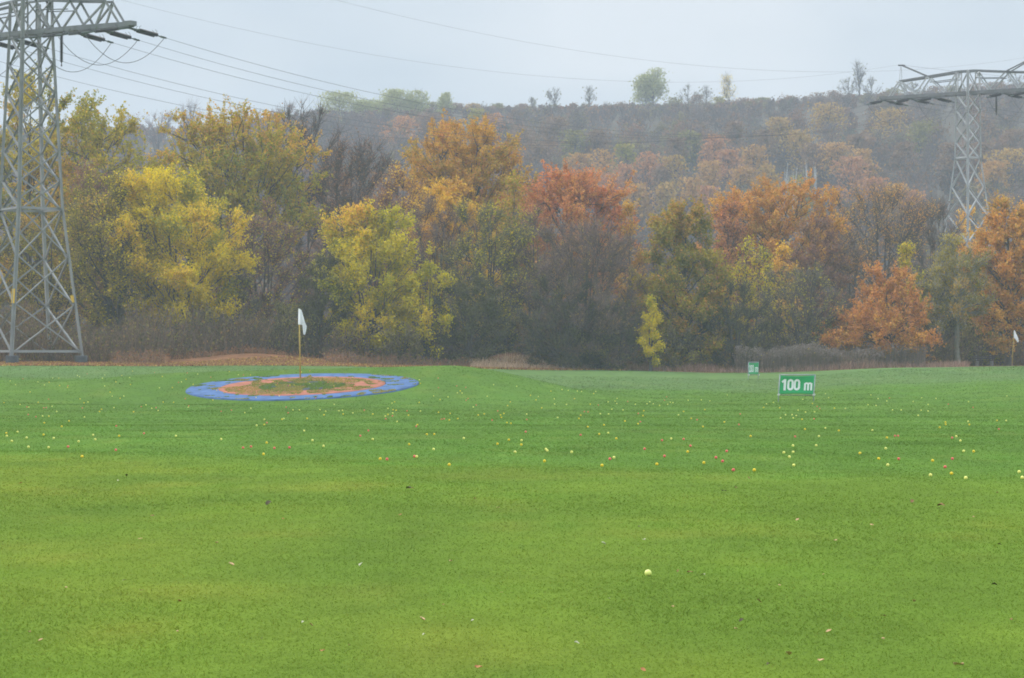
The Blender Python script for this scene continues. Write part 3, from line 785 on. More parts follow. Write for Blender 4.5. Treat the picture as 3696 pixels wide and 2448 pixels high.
def twig_quads(p, q, w, r):
    n = len(p); d_ = q - p; s = unit(np.cross(d_, r.normal(size=(n, 3)))) * np.reshape(w, (-1, 1)) * .5
    V_ = np.stack([p - s, p + s, q + s * .4, q - s * .4], 1)
    return V_.reshape(-1, 3), np.arange(4 * n).reshape(-1, 4)

PROF = {
 'oak': [(.10, .25), (.22, .72), (.42, 1), (.66, .92), (.85, .62), (.95, .34), (1, .05)],
 'spread': [(.30, .3), (.42, .85), (.58, 1), (.75, .86), (.9, .5), (1, .08)],
 'shrub': [(0, .62), (.10, .85), (.35, 1), (.62, .98), (.82, .80), (.93, .55), (1, .2)],
 'cone': [(.03, .7), (.2, 1), (.45, .95), (.65, .82), (.85, .58), (.95, .36), (1, .12)],
 'dome': [(.12, .35), (.22, .78), (.45, 1), (.68, .98), (.85, .78), (.95, .48), (1, .12)],
 'vase': [(.12, .10), (.35, .45), (.62, .85), (.85, 1), (1, .45)],
 'slim': [(.1, .5), (.35, 1), (.7, .8), (1, .1)],
 'layer': [(.14, .7), (.24, 1), (.42, .92), (.6, .66), (.8, .46), (1, .1)],
}
PAL = {
 'olive':   [(.17, .145, .035, 3), (.24, .195, .035, 3), (.34, .26, .04, 1.6), (.36, .22, .05, .8)],
 'yellow':  [(.56, .44, .012, 4), (.50, .40, .015, 2.5), (.28, .27, .04, 1.2), (.58, .40, .04, 1)],
 'yelgreen': [(.47, .385, .015, 4), (.38, .34, .02, 3), (.54, .39, .02, 1.8), (.18, .18, .04, 1.0)],
 'gold':    [(.64, .38, .045, 4), (.52, .30, .05, 2.5), (.40, .22, .05, 1.2)],
 'oakgreen': [(.28, .245, .02, 3), (.36, .28, .02, 3), (.19, .20, .025, 1.8), (.45, .27, .03, 1.6)],
 'oakorange': [(.50, .245, .03, 3), (.56, .29, .03, 2.5), (.40, .25, .03, 2), (.46, .19, .04, 1.2)],
 'redorange': [(.56, .19, .05, 3), (.50, .195, .05, 2.5), (.56, .25, .05, 1.6), (.34, .14, .06, 1)],
 'rust':    [(.26, .115, .05, 3), (.34, .16, .05, 2), (.20, .10, .06, 2)],
 'redoak':  [(.52, .20, .04, 3), (.45, .18, .04, 2), (.56, .27, .04, 1.8), (.28, .13, .05, 1)],
 'orange':  [(.56, .235, .035, 3), (.50, .23, .035, 2.5), (.44, .25, .04, 1.6), (.60, .31, .04, 1.2)],
 'coneolive': [(.25, .20, .03, 3), (.17, .155, .035, 3), (.33, .25, .03, 2), (.36, .20, .04, 1.2)],
 'greybush': [(.15, .13, .065, 3), (.21, .18, .06, 1.5), (.30, .26, .05, .7)],
 'brownbush': [(.18, .125, .085, 3), (.22, .13, .06, 1.5), (.28, .19, .06, .6)],
 'darkgreen': [(.095, .09, .045, 3), (.13, .115, .05, 1.5)],
 'palegreen': [(.26, .27, .12, 3), (.22, .25, .14, 2), (.34, .30, .12, 1)],
 'greytree': [(.20, .19, .15, 3), (.16, .15, .13, 2)],
 'paleyellow': [(.50, .42, .22, 3), (.42, .32, .18, 1)],
}
WARM = {'oakorange', 'redorange', 'rust', 'redoak', 'orange'}
for k_ in PAL: PAL[k_] = [(min(.86, a * (1.25 if k_ in WARM else 1.5)), min(.8, b_ * (1.42 if k_ in WARM else 1.5)), c * (1.9 if k_ in WARM else 1.25), w) for a, b_, c, w in PAL[k_]]
BARK = {'grey': (.125, .105, .095), 'dark': (.075, .065, .058), 'purple': (.15, .105, .095), 'pale': (.27, .26, .22), 'olivebark': (.125, .115, .07)}

def tree(name, typ, cx, ytop, hw, d, pal, nleaf, ntwig, label, cat='tree', group=None, leaf=.24, stems=1, base=None,
         clumps=26, bark='grey', lean=0.0, seed=0, trunk=None, twl=1.0, sub=6, crown0=None, tw=.022, patch=None, cr=.30, depth=.85):
    r = np.random.default_rng(abs(hash((cx, ytop, hw, seed))) % (2 ** 31) if False else int(cx * 131 + ytop * 17 + hw * 7 + seed * 1009 + 50000))
    cr = cr * 1.18 if typ == 'dome' else cr
    nleaf = int(nleaf * 5.4); leaf *= .65; ntwig = int(ntwig * (1.8 if typ == 'shrub' else 1.25)); clumps = int(clumps * 1.4); sub = 5
    x = (cx - 1184) / 5500 * d; z = gz(x, d) - .1
    ztop = CZ + (830 - ytop) / 5500 * d
    H = ztop - z; W = hw / 5500 * d
    e = empty(name, (x, d, z)); tag(e, label, cat, group)
    pr = np.array(PROF[typ])
    if crown0 is not None: pr = pr.copy(); pr[:, 0] = crown0 + (1 - crown0) * (pr[:, 0] - pr[0, 0]) / (1 - pr[0, 0])
    # clump centres inside an uneven envelope
    hs, th, rho, rcl = [], [], [], []
    k2, k3, f2, f3 = .13, .12, r.random() * 6, r.random() * 6
    pts_ = np.zeros((0, 3))
    while len(hs) < clumps:                       # best of several candidates, so that the crown fills evenly
        m0 = 60
        h_ = r.random(m0) * (1 - pr[0, 0]) + pr[0, 0]; ra_ = np.interp(h_, pr[:, 0], pr[:, 1])
        ok = r.random(m0) < ra_ ** 1.2 + .05; h_ = h_[ok][:9]; ra_ = ra_[ok][:9]; t_ = r.random(len(h_)) * 2 * math.pi
        rc_ = np.minimum(W * cr * (.65 + .7 * r.random(len(h_))), H * .20)
        lb_ = 1 + k2 * np.sin(t_ * 2 + f2) + k3 * np.sin(t_ * 3 + h_ * 7 + f3)
        ro_ = np.maximum(1.12 * W * ra_ * lb_ * r.random(len(h_)) ** .40 - rc_ * .45, .04 * W)
        q_ = np.stack([ro_ * np.cos(t_) / W, ro_ * np.sin(t_) / W * .55, h_ * H / W], 1)
        i_ = 0 if len(pts_) == 0 else int(np.argmax(np.linalg.norm(q_[:, None] - pts_[None], axis=2).min(1)))
        pts_ = np.concatenate([pts_, q_[i_:i_ + 1]]); hs.append(h_[i_]); th.append(t_[i_]); rho.append(ro_[i_]); rcl.append(rc_[i_])
    hs, th, rho, rcl = map(np.array, (hs, th, rho, rcl)); n = len(hs)
    cen = np.stack([rho * np.cos(th) + lean * W * hs, rho * np.sin(th) * depth, np.minimum(hs * H, .985 * H - rcl * .85)], 1)
    # stems
    tr = trunk if trunk else .012 * H + .06
    P_ = 8; st = []
    for s in range(stems):
        ang = s * 2.4 + r.random(); off = (.02 * W if stems == 1 else .06 * W) * np.array([math.cos(ang), math.sin(ang), 0])
        spread = (0.02 if stems == 1 else .34) * W
        t = np.linspace(0, 1, P_)
        top = np.array([math.cos(ang) * spread + lean * W * .8, math.sin(ang) * spread, H * (.86 if stems == 1 else .72 + .18 * r.random())])
        pts = off[None] * (1 - t[:, None]) + top[None] * (t[:, None] ** np.array([1.3, 1.3, 1.0])[None])
        pts[1:, :2] += np.cumsum(r.normal(0, .016 * H / P_ * 2, (P_ - 1, 2)), 0) * .6
        st.append(pts)
    st = np.array(st); srad = tr * (1 - .88 * np.linspace(0, 1, P_))[None] * (.7 if stems > 1 else 1.0)
    srad = np.repeat(srad, stems, 0); srad[:, 0] *= 1.35
    si = np.array([np.argmin([np.hypot(*(cen[i, :2] - s[-1, :2])) for s in st]) for i in range(n)]) if stems > 1 else np.zeros(n, int)
    dist = np.hypot(cen[:, 0] - st[si, -1, 0] * .5, cen[:, 1])
    za = np.clip(cen[:, 2] - dist * (.55 + .7 * r.random(n)) - .04 * H, pr[0, 0] * H * (.35 if stems > 1 else .85) + .08 * H + .10 * H * r.random(n), .82 * H * (.9 if stems > 1 else 1))
    att = np.stack([np.array([np.interp(za[i], st[si[i], :, 2], st[si[i], :, k]) for i in range(n)]) for k in range(3)], 1)
    arad = np.array([np.interp(za[i], st[si[i], :, 2], srad[si[i]]) for i in range(n)])
    mid = att * .5 + cen * .5 + np.stack([r.normal(0, .06, n) * dist, r.normal(0, .06, n) * dist, -.10 * dist + r.normal(0, .08, n) * dist], 1)
    t = np.linspace(0, 1, 7)[None, :, None]
    limb = att[:, None] * (1 - t) ** 2 + 2 * mid[:, None] * t * (1 - t) + cen[:, None] * t ** 2
    limb[:, 1:-1] += r.normal(0, .018, (n, 5, 3)) * np.linalg.norm(cen - att, axis=1)[:, None, None]
    lr = np.clip(arad * .55, .02, .16)[:, None] * (1 - .80 * t[:, :, 0])
    V1, Q1 = tubes(st, srad, 8); V2, Q2 = tubes(limb, lr, 5)
    # forks
    S_ = sub; m_ = n * S_; ci = np.repeat(np.arange(n), S_)
    tt = .45 + .55 * r.random(m_); k0 = np.clip((tt * 6).astype(int), 0, 5); fr = tt * 6 - k0
    p0 = limb[ci, k0] * (1 - fr[:, None]) + limb[ci, k0 + 1] * fr[:, None]
    dirn = unit(r.normal(size=(m_, 3)) * np.array([1, 1, .8]) + unit(limb[ci, -1] - limb[ci, 0]) * .7 + np.array([0, 0, .35]))
    p2 = limb[ci, -1] + dirn * rcl[ci, None] * (.55 + .5 * r.random(m_))[:, None]
    p1 = (p0 + p2) / 2 + r.normal(0, .10, (m_, 3)) * rcl[ci, None]
    fork = np.stack([p0, (p0 * .5 + p1 + p2 * .0) / 1.5 * .5 + p1 * .5, p1, p2], 1)
    fork[:, 1] = p0 * .55 + p1 * .45
    frad = np.tile(np.array([.030, .024, .018, .008])[None], (m_, 1)) * (H / 14)
    V3, Q3 = tubes(fork, frad, 4)
    tm_ = np_mesh('trunk', np.concatenate([V1, V2, V3]), np.concatenate([Q1, Q2 + len(V1), Q3 + len(V1) + len(V2)]), mats=[M['bark_pale' if bark == 'pale' else 'bark']], smooth=True)
    link('trunk', tm_, e)
    # twigs and leaves
    fi = r.integers(0, m_, ntwig); u = r.random(ntwig) ** .7
    a0 = fork[fi, 2] * (1 - u[:, None]) + fork[fi, 3] * u[:, None]
    low = r.random(ntwig) < .3; a0[low] = (fork[fi, 1] * (1 - u[:, None]) + fork[fi, 2] * u[:, None])[low]
    dv = unit(unit(fork[fi, 3] - fork[fi, 1]) * .75 + r.normal(size=(ntwig, 3)) * .6 + np.array([0, 0, .35]))
    ln_ = twl * (.4 + .9 * r.random(ntwig)) * np.clip(H / 13, .35, 1.2)
    a1 = a0 + dv * ln_[:, None]
    tv, tq = twig_quads(a0, a1, tw * (.6 + .9 * r.random(ntwig)), r)
    bc = np.array(BARK[bark]); tcol = 1.3 * bc[None] * (.65 + .7 * r.random((ntwig, 1)))
    Vs, Qs, Cs, Ms = [tv], [tq], [tcol], [np.zeros(ntwig, int)]
    if nleaf:
        li = r.integers(0, ntwig, nleaf) if ntwig > 50 else None
        if li is not None:
            u = r.random(nleaf)[:, None]; c = a0[li] * (1 - u) + a1[li] * u + r.normal(0, .10 * max(1, leaf / .24), (nleaf, 3)); cl = ci[fi[li]]
        else:
            fi2 = r.integers(0, m_, nleaf); c = fork[fi2, 3] + r.normal(0, .3, (nleaf, 3)); cl = ci[fi2]
        pa = np.array(PAL[pal]); pw = pa[:, 3] / pa[:, 3].sum()
        base_c = r.choice(len(pa), n, p=pw); lc = base_c[cl]
        alt = r.random(nleaf) < .45; lc[alt] = r.choice(len(pa), alt.sum(), p=pw)
        colr = pa[lc, :3].copy()
        if patch is not None:                    # a part of the crown that has turned another colour
            pp, pfun = patch; pb_c = np.array(PAL[pp]); w_ = pfun(c[:, 0] / W, c[:, 2] / H)
            sel = r.random(nleaf) < w_; k_ = r.choice(len(pb_c), sel.sum(), p=pb_c[:, 3] / pb_c[:, 3].sum()); colr[sel] = pb_c[k_, :3]
        colr *= (.78 + .44 * r.random((nleaf, 1)))
        lv, lq = leaf_quads(c, leaf * (.6 + .8 * r.random(nleaf)), r, .3)
        Vs.append(lv); Qs.append(lq + len(tv)); Cs.append(colr); Ms.append(np.zeros(nleaf, int))
    me = np_mesh('crown', np.concatenate(Vs), np.concatenate(Qs), mats=[M['leaf']], fcol=np.concatenate(Cs))
    link('crown', me, e)
    return e

# --- front row, left to right
tree('oak_tree', 'dome', 70, 163, 185, 194, 'oakgreen', 9500, 1500, 'tall olive oak behind the near pylon at the left edge', clumps=34, leaf=.30)
tree('oak_tree', 'dome', 225, 252, 150, 189, 'oakgreen', 8000, 1400, 'olive oak spreading between the near pylon and the tall orange green oak', clumps=32, leaf=.30)
tree('leaning_tree', 'shrub', 265, 398, 125, 168, 'olive', 6000, 3600, 'dull olive tree with a dark trunk just right of the pylon foot', leaf=.22, clumps=34, bark='dark', trunk=.42, crown0=.17, stems=3, patch=('yellow', lambda u, v: np.clip(.18 + .5 * u + .4 * (v - .5), .08, .75)))
tree('yellow_tree', 'shrub', 418, 390, 138, 168, 'yellow', 15000, 1500, 'bright yellow bushy tree right of the near pylon', leaf=.22, clumps=30, stems=4, crown0=.14)
tree('bare_shrub', 'shrub', 120, 470, 110, 172, 'olive', 3200, 3000, 'brownish olive thicket tree seen through the near pylon', leaf=.22, clumps=28, stems=3, bark='dark')
tree('bare_shrub', 'shrub', -60, 520, 100, 170, 'olive', 2500, 2500, 'olive thicket tree at the left edge behind the pylon', leaf=.22, clumps=22, stems=3, bark='dark')
tree('rust_tree', 'oak', 215, 385, 80, 178, 'rust', 2600, 1500, 'rusty brown tree top above the olive tree beside the pylon', leaf=.24, clumps=18)
tree('brown_shrub', 'shrub', 610, 470, 95, 174, 'rust', 2600, 5200, 'rust brown thin leaved shrub between the two yellow trees', leaf=.20, clumps=28, stems=5, bark='purple', tw=.024, patch=('yelgreen', lambda u, v: .25 + 0 * u))
tree('grey_shrub', 'shrub', 545, 600, 50, 170, 'greybush', 900, 2600, 'small grey bare shrub right under the bright yellow tree', leaf=.18, clumps=16, stems=4)
tree('yellow_tree', 'shrub', 855, 472, 122, 168.5, 'yelgreen', 14000, 2000, 'yellow green tree with a golden top behind the white flag', leaf=.22, clumps=34, stems=4, crown0=.10, patch=('gold', lambda u, v: np.clip((v - .78) * 4, 0, 1) * np.clip(-u * 3 + .6, 0, 1)))
tree('yellow_shrub', 'shrub', 985, 610, 62, 167, 'yelgreen', 2600, 900, 'low yellow shrub at the right foot of the yellow green tree', leaf=.22, clumps=16, stems=3, patch=('darkgreen', lambda u, v: np.clip((.35 - v) * 3, 0, .8)))
tree('dark_shrub', 'shrub', 740, 590, 55, 167, 'darkgreen', 2400, 2400, 'dark grey green shrub just behind the white flag', leaf=.18, clumps=18, stems=4, bark='dark')
tree('dark_shrub', 'shrub', 660, 700, 60, 165, 'greybush', 1500, 1900, 'low dark shrub left of the flagpole behind the leaf bank', leaf=.16, clumps=16, stems=4, bark='dark')
tree('grey_shrub', 'shrub', 1130, 470, 105, 173, 'greybush', 3000, 5200, 'grey green shrub with scattered yellow leaves right of the yellow green tree', leaf=.19, clumps=32, stems=5, patch=('yelgreen', lambda u, v: .38 + 0 * u), bark='olivebark')
tree('dark_shrub', 'shrub', 1085, 640, 72, 168, 'darkgreen', 3000, 2600, 'low dark green shrub under the grey green shrub', leaf=.18, clumps=20, stems=4, bark='dark')
tree('brown_shrub', 'shrub', 1000, 455, 90, 177, 'brownbush', 1500, 4800, 'purple brown bare shrub behind the yellow green tree', leaf=.18, clumps=28, stems=5, bark='purple', tw=.024)
tree('brown_shrub', 'shrub', 1350, 505, 135, 170, 'brownbush', 1300, 8500, 'big dark bare brown shrub left of the olive gold tree', leaf=.18, clumps=44, stems=8, bark='purple', tw=.024, twl=1.15)
tree('dark_shrub', 'shrub', 1300, 640, 90, 168, 'darkgreen', 1400, 4200, 'dark low thicket in front of the big bare brown shrub', leaf=.16, clumps=26, stems=6, bark='dark')
tree('dark_shrub', 'shrub', 1430, 690, 62, 169, 'darkgreen', 1100, 2600, 'dark low thicket left of the small bright yellow shrub', leaf=.16, clumps=18, stems=5, bark='dark')
tree('grey_shrub', 'shrub', 1235, 480, 70, 176, 'brownbush', 1500, 3600, 'brown grey shrub left of the big bare brown shrub', leaf=.18, clumps=24, stems=4, bark='purple', patch=('yelgreen', lambda u, v: .3 + 0 * u))
tree('olive_tree', 'cone', 1580, 470, 102, 173, 'coneolive', 13500, 1500, 'olive gold cone shaped tree in the middle of the wood edge', leaf=.25, clumps=40, trunk=.26, patch=('orange', lambda u, v: np.clip(.22 - v * .2, 0, .2)))
tree('yellow_shrub', 'slim', 1505, 690, 24, 168, 'yellow', 1300, 260, 'small bright yellow shrub at the foot of the olive gold tree', leaf=.20, clumps=10, stems=2)
tree('thin_tree', 'slim', 1738, 552, 80, 179, 'yelgreen', 1500, 3000, 'thin half bare tree with sparse yellow leaves right of the olive gold tree', leaf=.22, clumps=24, stems=2, bark='grey', trunk=.14)
tree('yellow_tree', 'slim', 1808, 556, 36, 182, 'gold', 1400, 500, 'small golden tree top beside the thin half bare tree', leaf=.24, clumps=12)
tree('grey_shrub', 'shrub', 1700, 650, 70, 172, 'darkgreen', 900, 3400, 'dark bare shrub behind the 200 m sign', leaf=.16, clumps=22, stems=5, bark='dark')
tree('grey_shrub', 'shrub', 1855, 610, 95, 175, 'greybush', 1600, 5000, 'wide grey bare shrub behind the 100 m sign', leaf=.17, clumps=30, stems=6, bark='grey', patch=('yelgreen', lambda u, v: .2 + 0 * u))
tree('red_oak', 'layer', 2048, 612, 126, 172, 'redoak', 6000, 1500, 'small red brown oak with a clear dark trunk right of the 100 m sign', leaf=.24, clumps=34, bark='dark', trunk=.17, crown0=.17)
tree('green_tree', 'slim', 2095, 566, 44, 186, 'yelgreen', 1300, 500, 'small green tree top right behind the red brown oak', leaf=.24, clumps=12, patch=('oakgreen', lambda u, v: .5 + 0 * u))
tree('pale_tree', 'slim', 2212, 540, 72, 175, 'olive', 2000, 3000, 'half bare tree with a pale straight trunk left of the bench', leaf=.22, clumps=24, bark='pale', trunk=.24, crown0=.3)
tree('grey_shrub', 'shrub', 2150, 640, 78, 177, 'greybush', 1300, 3800, 'grey green shrub between the red brown oak and the pale trunk', leaf=.17, clumps=22, stems=5, bark='dark')
tree('orange_oak', 'oak', 2330, 456, 92, 178, 'orange', 7000, 1600, 'tall orange oak behind the bench at the right edge', leaf=.27, clumps=36, trunk=.24, crown0=.12, bark='dark')
tree('orange_shrub', 'shrub', 2290, 650, 60, 183, 'oakgreen', 2200, 1600, 'olive orange shrub low behind the bench', leaf=.22, clumps=18, stems=3, bark='dark')
tree('orange_oak', 'oak', 2470, 470, 100, 182, 'orange', 4500, 1200, 'orange oak beyond the right edge', leaf=.27, clumps=28)
for n_, (cx, yt, hw, d_) in enumerate(((60, 700, 60, 166), (330, 730, 60, 165), (480, 710, 62, 166), (575, 740, 50, 164), (930, 745, 60, 165.5), (1165, 730, 55, 171), (1240, 740, 60, 171), (1385, 760, 60, 168.5), (1560, 760, 60, 171), (1640, 735, 60, 173), (1790, 730, 60, 176.5), (1920, 740, 60, 178), (2120, 745, 60, 178), (2235, 750, 50, 182))):
    tree('low_bush', 'shrub', cx, yt, hw, d_, 'greybush' if n_ % 3 else 'brownbush', 900, 1500, 'low grey brown bush at the foot of the wood', 'bush', 'low bushes along the foot of the wood', leaf=.18, clumps=14, stems=4, bark='dark' if n_ % 2 else 'purple')
# --- middle row
tree('oak_tree', 'dome', 545, 246, 185, 194, 'oakgreen', 12500, 1900, 'big orange green oak towering over the bright yellow tree', leaf=.30, clumps=54, stems=3, trunk=.30, crown0=.34, bark='dark', patch=('oakorange', lambda u, v: np.clip((v - .75) * 2, 0, .4)))
tree('bare_tree', 'vase', 700, 232, 70, 204, 'rust', 200, 2600, 'tall dark bare tree right of the big orange green oak', leaf=.2, clumps=26, bark='dark', trunk=.24, stems=2, tw=.03)
tree('bare_tree', 'vase', 790, 318, 100, 200, 'rust', 900, 3600, 'spreading bare tree with leaning limbs above the golden topped tree', leaf=.22, clumps=30, bark='dark', trunk=.26, stems=4, tw=.028, lean=.25)
tree('rust_tree', 'shrub', 800, 360, 100, 215, 'rust', 2600, 2800, 'pale rust brown tree behind the spreading bare tree', leaf=.26, clumps=26, bark='purple', stems=3)
tree('gold_tree', 'oak', 932, 385, 78, 188, 'gold', 3600, 1800, 'golden brown tree left below the orange oak', leaf=.24, clumps=24, bark='purple', patch=('rust', lambda u, v: np.clip(.55 - u * .5, 0, .8)))
tree('oak_tree', 'dome', 1075, 276, 150, 200, 'oakorange', 11000, 1700, 'wide orange oak standing out above the middle of the wood', leaf=.30, clumps=46, trunk=.34, bark='dark', stems=3, crown0=.42)
tree('gold_tree', 'oak', 1062, 406, 80, 180, 'gold', 6500, 700, 'bright golden tree under the wide orange oak', leaf=.24, clumps=22)
tree('oak_tree', 'oak', 1185, 415, 62, 190, 'oakgreen', 3200, 900, 'olive gold oak between the bright golden tree and the red oak', leaf=.27, clumps=20, patch=('oakorange', lambda u, v: .4 + 0 * u))
tree('red_oak', 'dome', 1322, 390, 135, 190, 'redorange', 8500, 1400, 'broad red orange oak above the big bare brown shrub', leaf=.28, clumps=36, trunk=.26, bark='dark', crown0=.35)
tree('oak_tree', 'oak', 1455, 470, 34, 187, 'oakorange', 1500, 400, 'small orange gold tree top between the red oak and the olive gold tree', leaf=.26, clumps=12)
tree('orange_oak', 'dome', 1790, 412, 135, 200, 'orange', 9500, 1500, 'broad orange oak above the 200 m sign', leaf=.28, clumps=36, trunk=.26, bark='dark', crown0=.3)
tree('orange_oak', 'oak', 1682, 470, 66, 196, 'redorange', 3300, 1200, 'dull red orange tree right of the olive gold tree', leaf=.26, clumps=22, patch=('rust', lambda u, v: .4 + 0 * u))
tree('orange_oak', 'oak', 1885, 500, 60, 192, 'rust', 2000, 1800, 'dull rust tree right below the broad orange oak', leaf=.26, clumps=20, bark='purple')
tree('bare_tree', 'vase', 2040, 428, 112, 212, 'orange', 1300, 4600, 'wide grey bare tree with a few orange leaves left of the far pylon', leaf=.24, clumps=40, stems=5, trunk=.24, tw=.03, bark='grey')
tree('bare_tree', 'vase', 2150, 470, 70, 216, 'rust', 300, 3200, 'grey bare tree just left of the far pylon', leaf=.24, clumps=26, stems=4, tw=.03)
tree('gold_tree', 'oak', 2242, 482, 44, 250, 'gold', 1600, 500, 'orange yellow tree seen through the legs of the far pylon', leaf=.32, clumps=14)
tree('grey_tree', 'vase', 1500, 560, 70, 205, 'rust', 400, 3000, 'pale grey bare tree left behind the olive gold tree', leaf=.24, clumps=24, stems=4, tw=.03)
tree('grey_tree', 'oak', 1960, 540, 80, 198, 'brownbush', 900, 3600, 'grey brown bare tree between orange oak and red brown oak', leaf=.22, clumps=26, stems=4, tw=.028, bark='purple')
tree('oak_tree', 'oak', 2240, 560, 50, 190, 'olive', 1600, 1300, 'olive brown tree below the far pylon', leaf=.25, clumps=16)
tree('brown_tree', 'oak', 470, 420, 90, 205, 'rust', 1500, 2800, 'rust grey tree under the big orange green oak', leaf=.24, clumps=24, bark='purple', stems=3)
tree('brown_tree', 'oak', 900, 420, 90, 196, 'rust', 1500, 3200, 'brown half bare tree behind the golden topped tree', leaf=.22, clumps=26, bark='purple', stems=3)

# --- understorey along the edge of the wood, undergrowth, dry grass
def band(n, pxa, pxb, off0, off1, r):
    px = r.uniform(pxa, pxb, n) * K; dd = edge_d(px) + r.uniform(off0, off1, n)
    k = ~((px > 600) & (px < 1180) & (dd - edge_d(px) < 9.5) & (off1 > 6)) & ~((px > 1700) & (px < 1990) & (dd - edge_d(px) < 8) & (off1 > 6)) & ~((px > 3470) & (dd - edge_d(px) < 13) & (off1 > 6)); px = px[k]; dd = dd[k]
    x = (px - CX) / F * dd; return x, dd, height(x, dd)
def stuff(name, label, parts):
    Vs, Qs, Cs, o_ = [], [], [], 0
    for V_, Q_, C_ in parts: Vs.append(V_); Qs.append(Q_ + o_); Cs.append(C_); o_ += len(V_)
    me = np_mesh(name, np.concatenate(Vs), np.concatenate(Qs), mats=[M['leaf']], fcol=np.concatenate(Cs))
    return tag(link(name, me), label, kind='stuff')
r = np.random.default_rng(77)
def thicket(n, pxa, pxb, o0, o1, hmax, cols, tw=.03, nl=2, ls=.2, lcols=None):
    x, d_, z = band(n, pxa, pxb, o0, o1, r); n = len(x)
    hm = hmax * (.35 + .65 * vnoise(x * .45 + 3, d_ * .3)) * (.4 + .6 * r.random(n))
    p = np.stack([x, d_, z - .05], 1); q = p + np.stack([r.normal(0, .32, n) * hm, r.normal(0, .3, n) * hm, hm], 1)
    V1, Q1 = twig_quads(p, q, tw * (.6 + .9 * r.random(n)), r)
    cc = np.array(cols)[r.integers(0, len(cols), n)] * (.7 + .6 * r.random((n, 1)))
    out_ = [(V1, Q1, cc)]
    k = n * nl
    if k:
        i = r.integers(0, n, k); u = r.random(k)[:, None] ** .7; c = p[i] * (1 - u) + q[i] * u + r.normal(0, .12, (k, 3)); c[:, 2] = np.maximum(c[:, 2], p[i][:, 2] + .05)
        V2, Q2 = leaf_quads(c, ls * (.6 + .8 * r.random(k)), r)
        lc = np.array(lcols)[r.integers(0, len(lcols), k)] * (.7 + .6 * r.random((k, 1)))
        out_.append((V2, Q2, lc))
    return out_
brownc = [(.17, .12, .085), (.125, .095, .075), (.21, .14, .095)]
stuff('undergrowth', 'tangled brown undergrowth along the foot of the wood',
      thicket(24000, -250, 2650, 7, 24, 4.6, brownc, .035, 2, .18, [(.12, .115, .055), (.15, .12, .07), (.09, .09, .05), (.26, .16, .075), (.26, .22, .055)]))
stuff('undergrowth', 'low reddish brown brushwood at the edge of the lawn',
      thicket(8500, 260, 2150, 2.5, 9, 1.2, [(.33, .18, .12), (.28, .19, .13), (.22, .15, .11)], .03, 1, .14, [(.30, .14, .07), (.20, .12, .06), (.26, .18, .06)]))
stuff('dry_grass', 'pale dry grass tufts on the bank behind the lawn',
      thicket(5000, 1090, 1480, 1.0, 6, .75, [(.68, .52, .35), (.58, .42, .28), (.45, .31, .21)], .03, 0))
stuff('dry_grass', 'reddish dry grass between bank and signs',
      thicket(7000, 1330, 2240, .6, 5, .85, [(.42, .26, .20), (.50, .34, .25), (.34, .22, .17)], .03, 0))
stuff('dry_grass', 'yellowish dry grass round the feet of the near pylon',
      thicket(5000, -60, 480, 10.5, 18, .8, [(.38, .24, .08), (.33, .15, .07), (.28, .22, .07)], .03, 1, .12, [(.40, .22, .06), (.36, .16, .06), (.45, .32, .06)]))
stuff('dry_grass', 'rusty dry grass and brush on the leaf bank behind the flag',
      thicket(13000, 380, 800, 2.5, 11.0, .60, [(.36, .20, .12), (.28, .17, .10), (.42, .27, .15)], .03, 1, .12, [(.40, .19, .09), (.30, .15, .08)]))
# tall weeds with fluffy seed heads behind the signs
n = 4200; x, d_, z = band(n, 1700, 2140, 1.5, 5.9, r); hm = (1.15 + .75 * vnoise(x * .7, d_ * .4)) * (.65 + .4 * r.random(n))
p = np.stack([x, d_, z], 1); q = p + np.stack([r.normal(0, .12, n), r.normal(0, .12, n), hm], 1)
V1, Q1 = twig_quads(p, q, .035, r); C1 = np.array([(.26, .20, .17), (.32, .25, .21), (.20, .17, .13)])[r.integers(0, 3, n)]
hd = vnoise(x * 1.6 + 8, d_ * .5) + .5 * r.random(n) > .78; k = np.repeat(np.nonzero(hd)[0], 3); c = q[k] + r.normal(0, .09, (len(k), 3)); V2, Q2 = leaf_quads(c, np.full(len(k), .13), r)
C2 = np.array([.33, .27, .235])[None] * (.7 + .5 * r.random((len(k), 1)))
k = r.integers(0, n, 5000); u = r.random(5000)[:, None]; c = p[k] * (1 - u) + q[k] * u + r.normal(0, .06, (5000, 3)); V3, Q3 = leaf_quads(c, np.full(5000, .14), r)
C3 = np.array([(.27, .20, .15), (.34, .25, .19), (.24, .21, .12), (.55, .40, .08)])[r.choice(4, 5000, p=[.35, .3, .3, .05])]
stuff('dry_weeds', 'tall withered weeds with pale fluffy heads behind the signs', [(V1, Q1, C1), (V2, Q2, C2), (V3, Q3, C3)])
# scattered leaves of the banks
n = 45000; x, d_, z = band(n, -100, 1450, -1.0, 5.9, r); n = len(x); c = np.stack([x, d_, z + .05], 1)
V1, Q1 = leaf_quads(c, .13 * (.6 + .8 * r.random(n)), r, 2.0); C1 = np.array([(.36, .17, .085), (.29, .145, .08), (.42, .24, .09), (.22, .12, .07), (.48, .35, .09)])[r.integers(0, 5, n)] * (.7 + .6 * r.random((n, 1)))
stuff('leaf_litter', 'red brown leaf litter on the bank at the edge of the wood', [(V1, Q1, C1)])

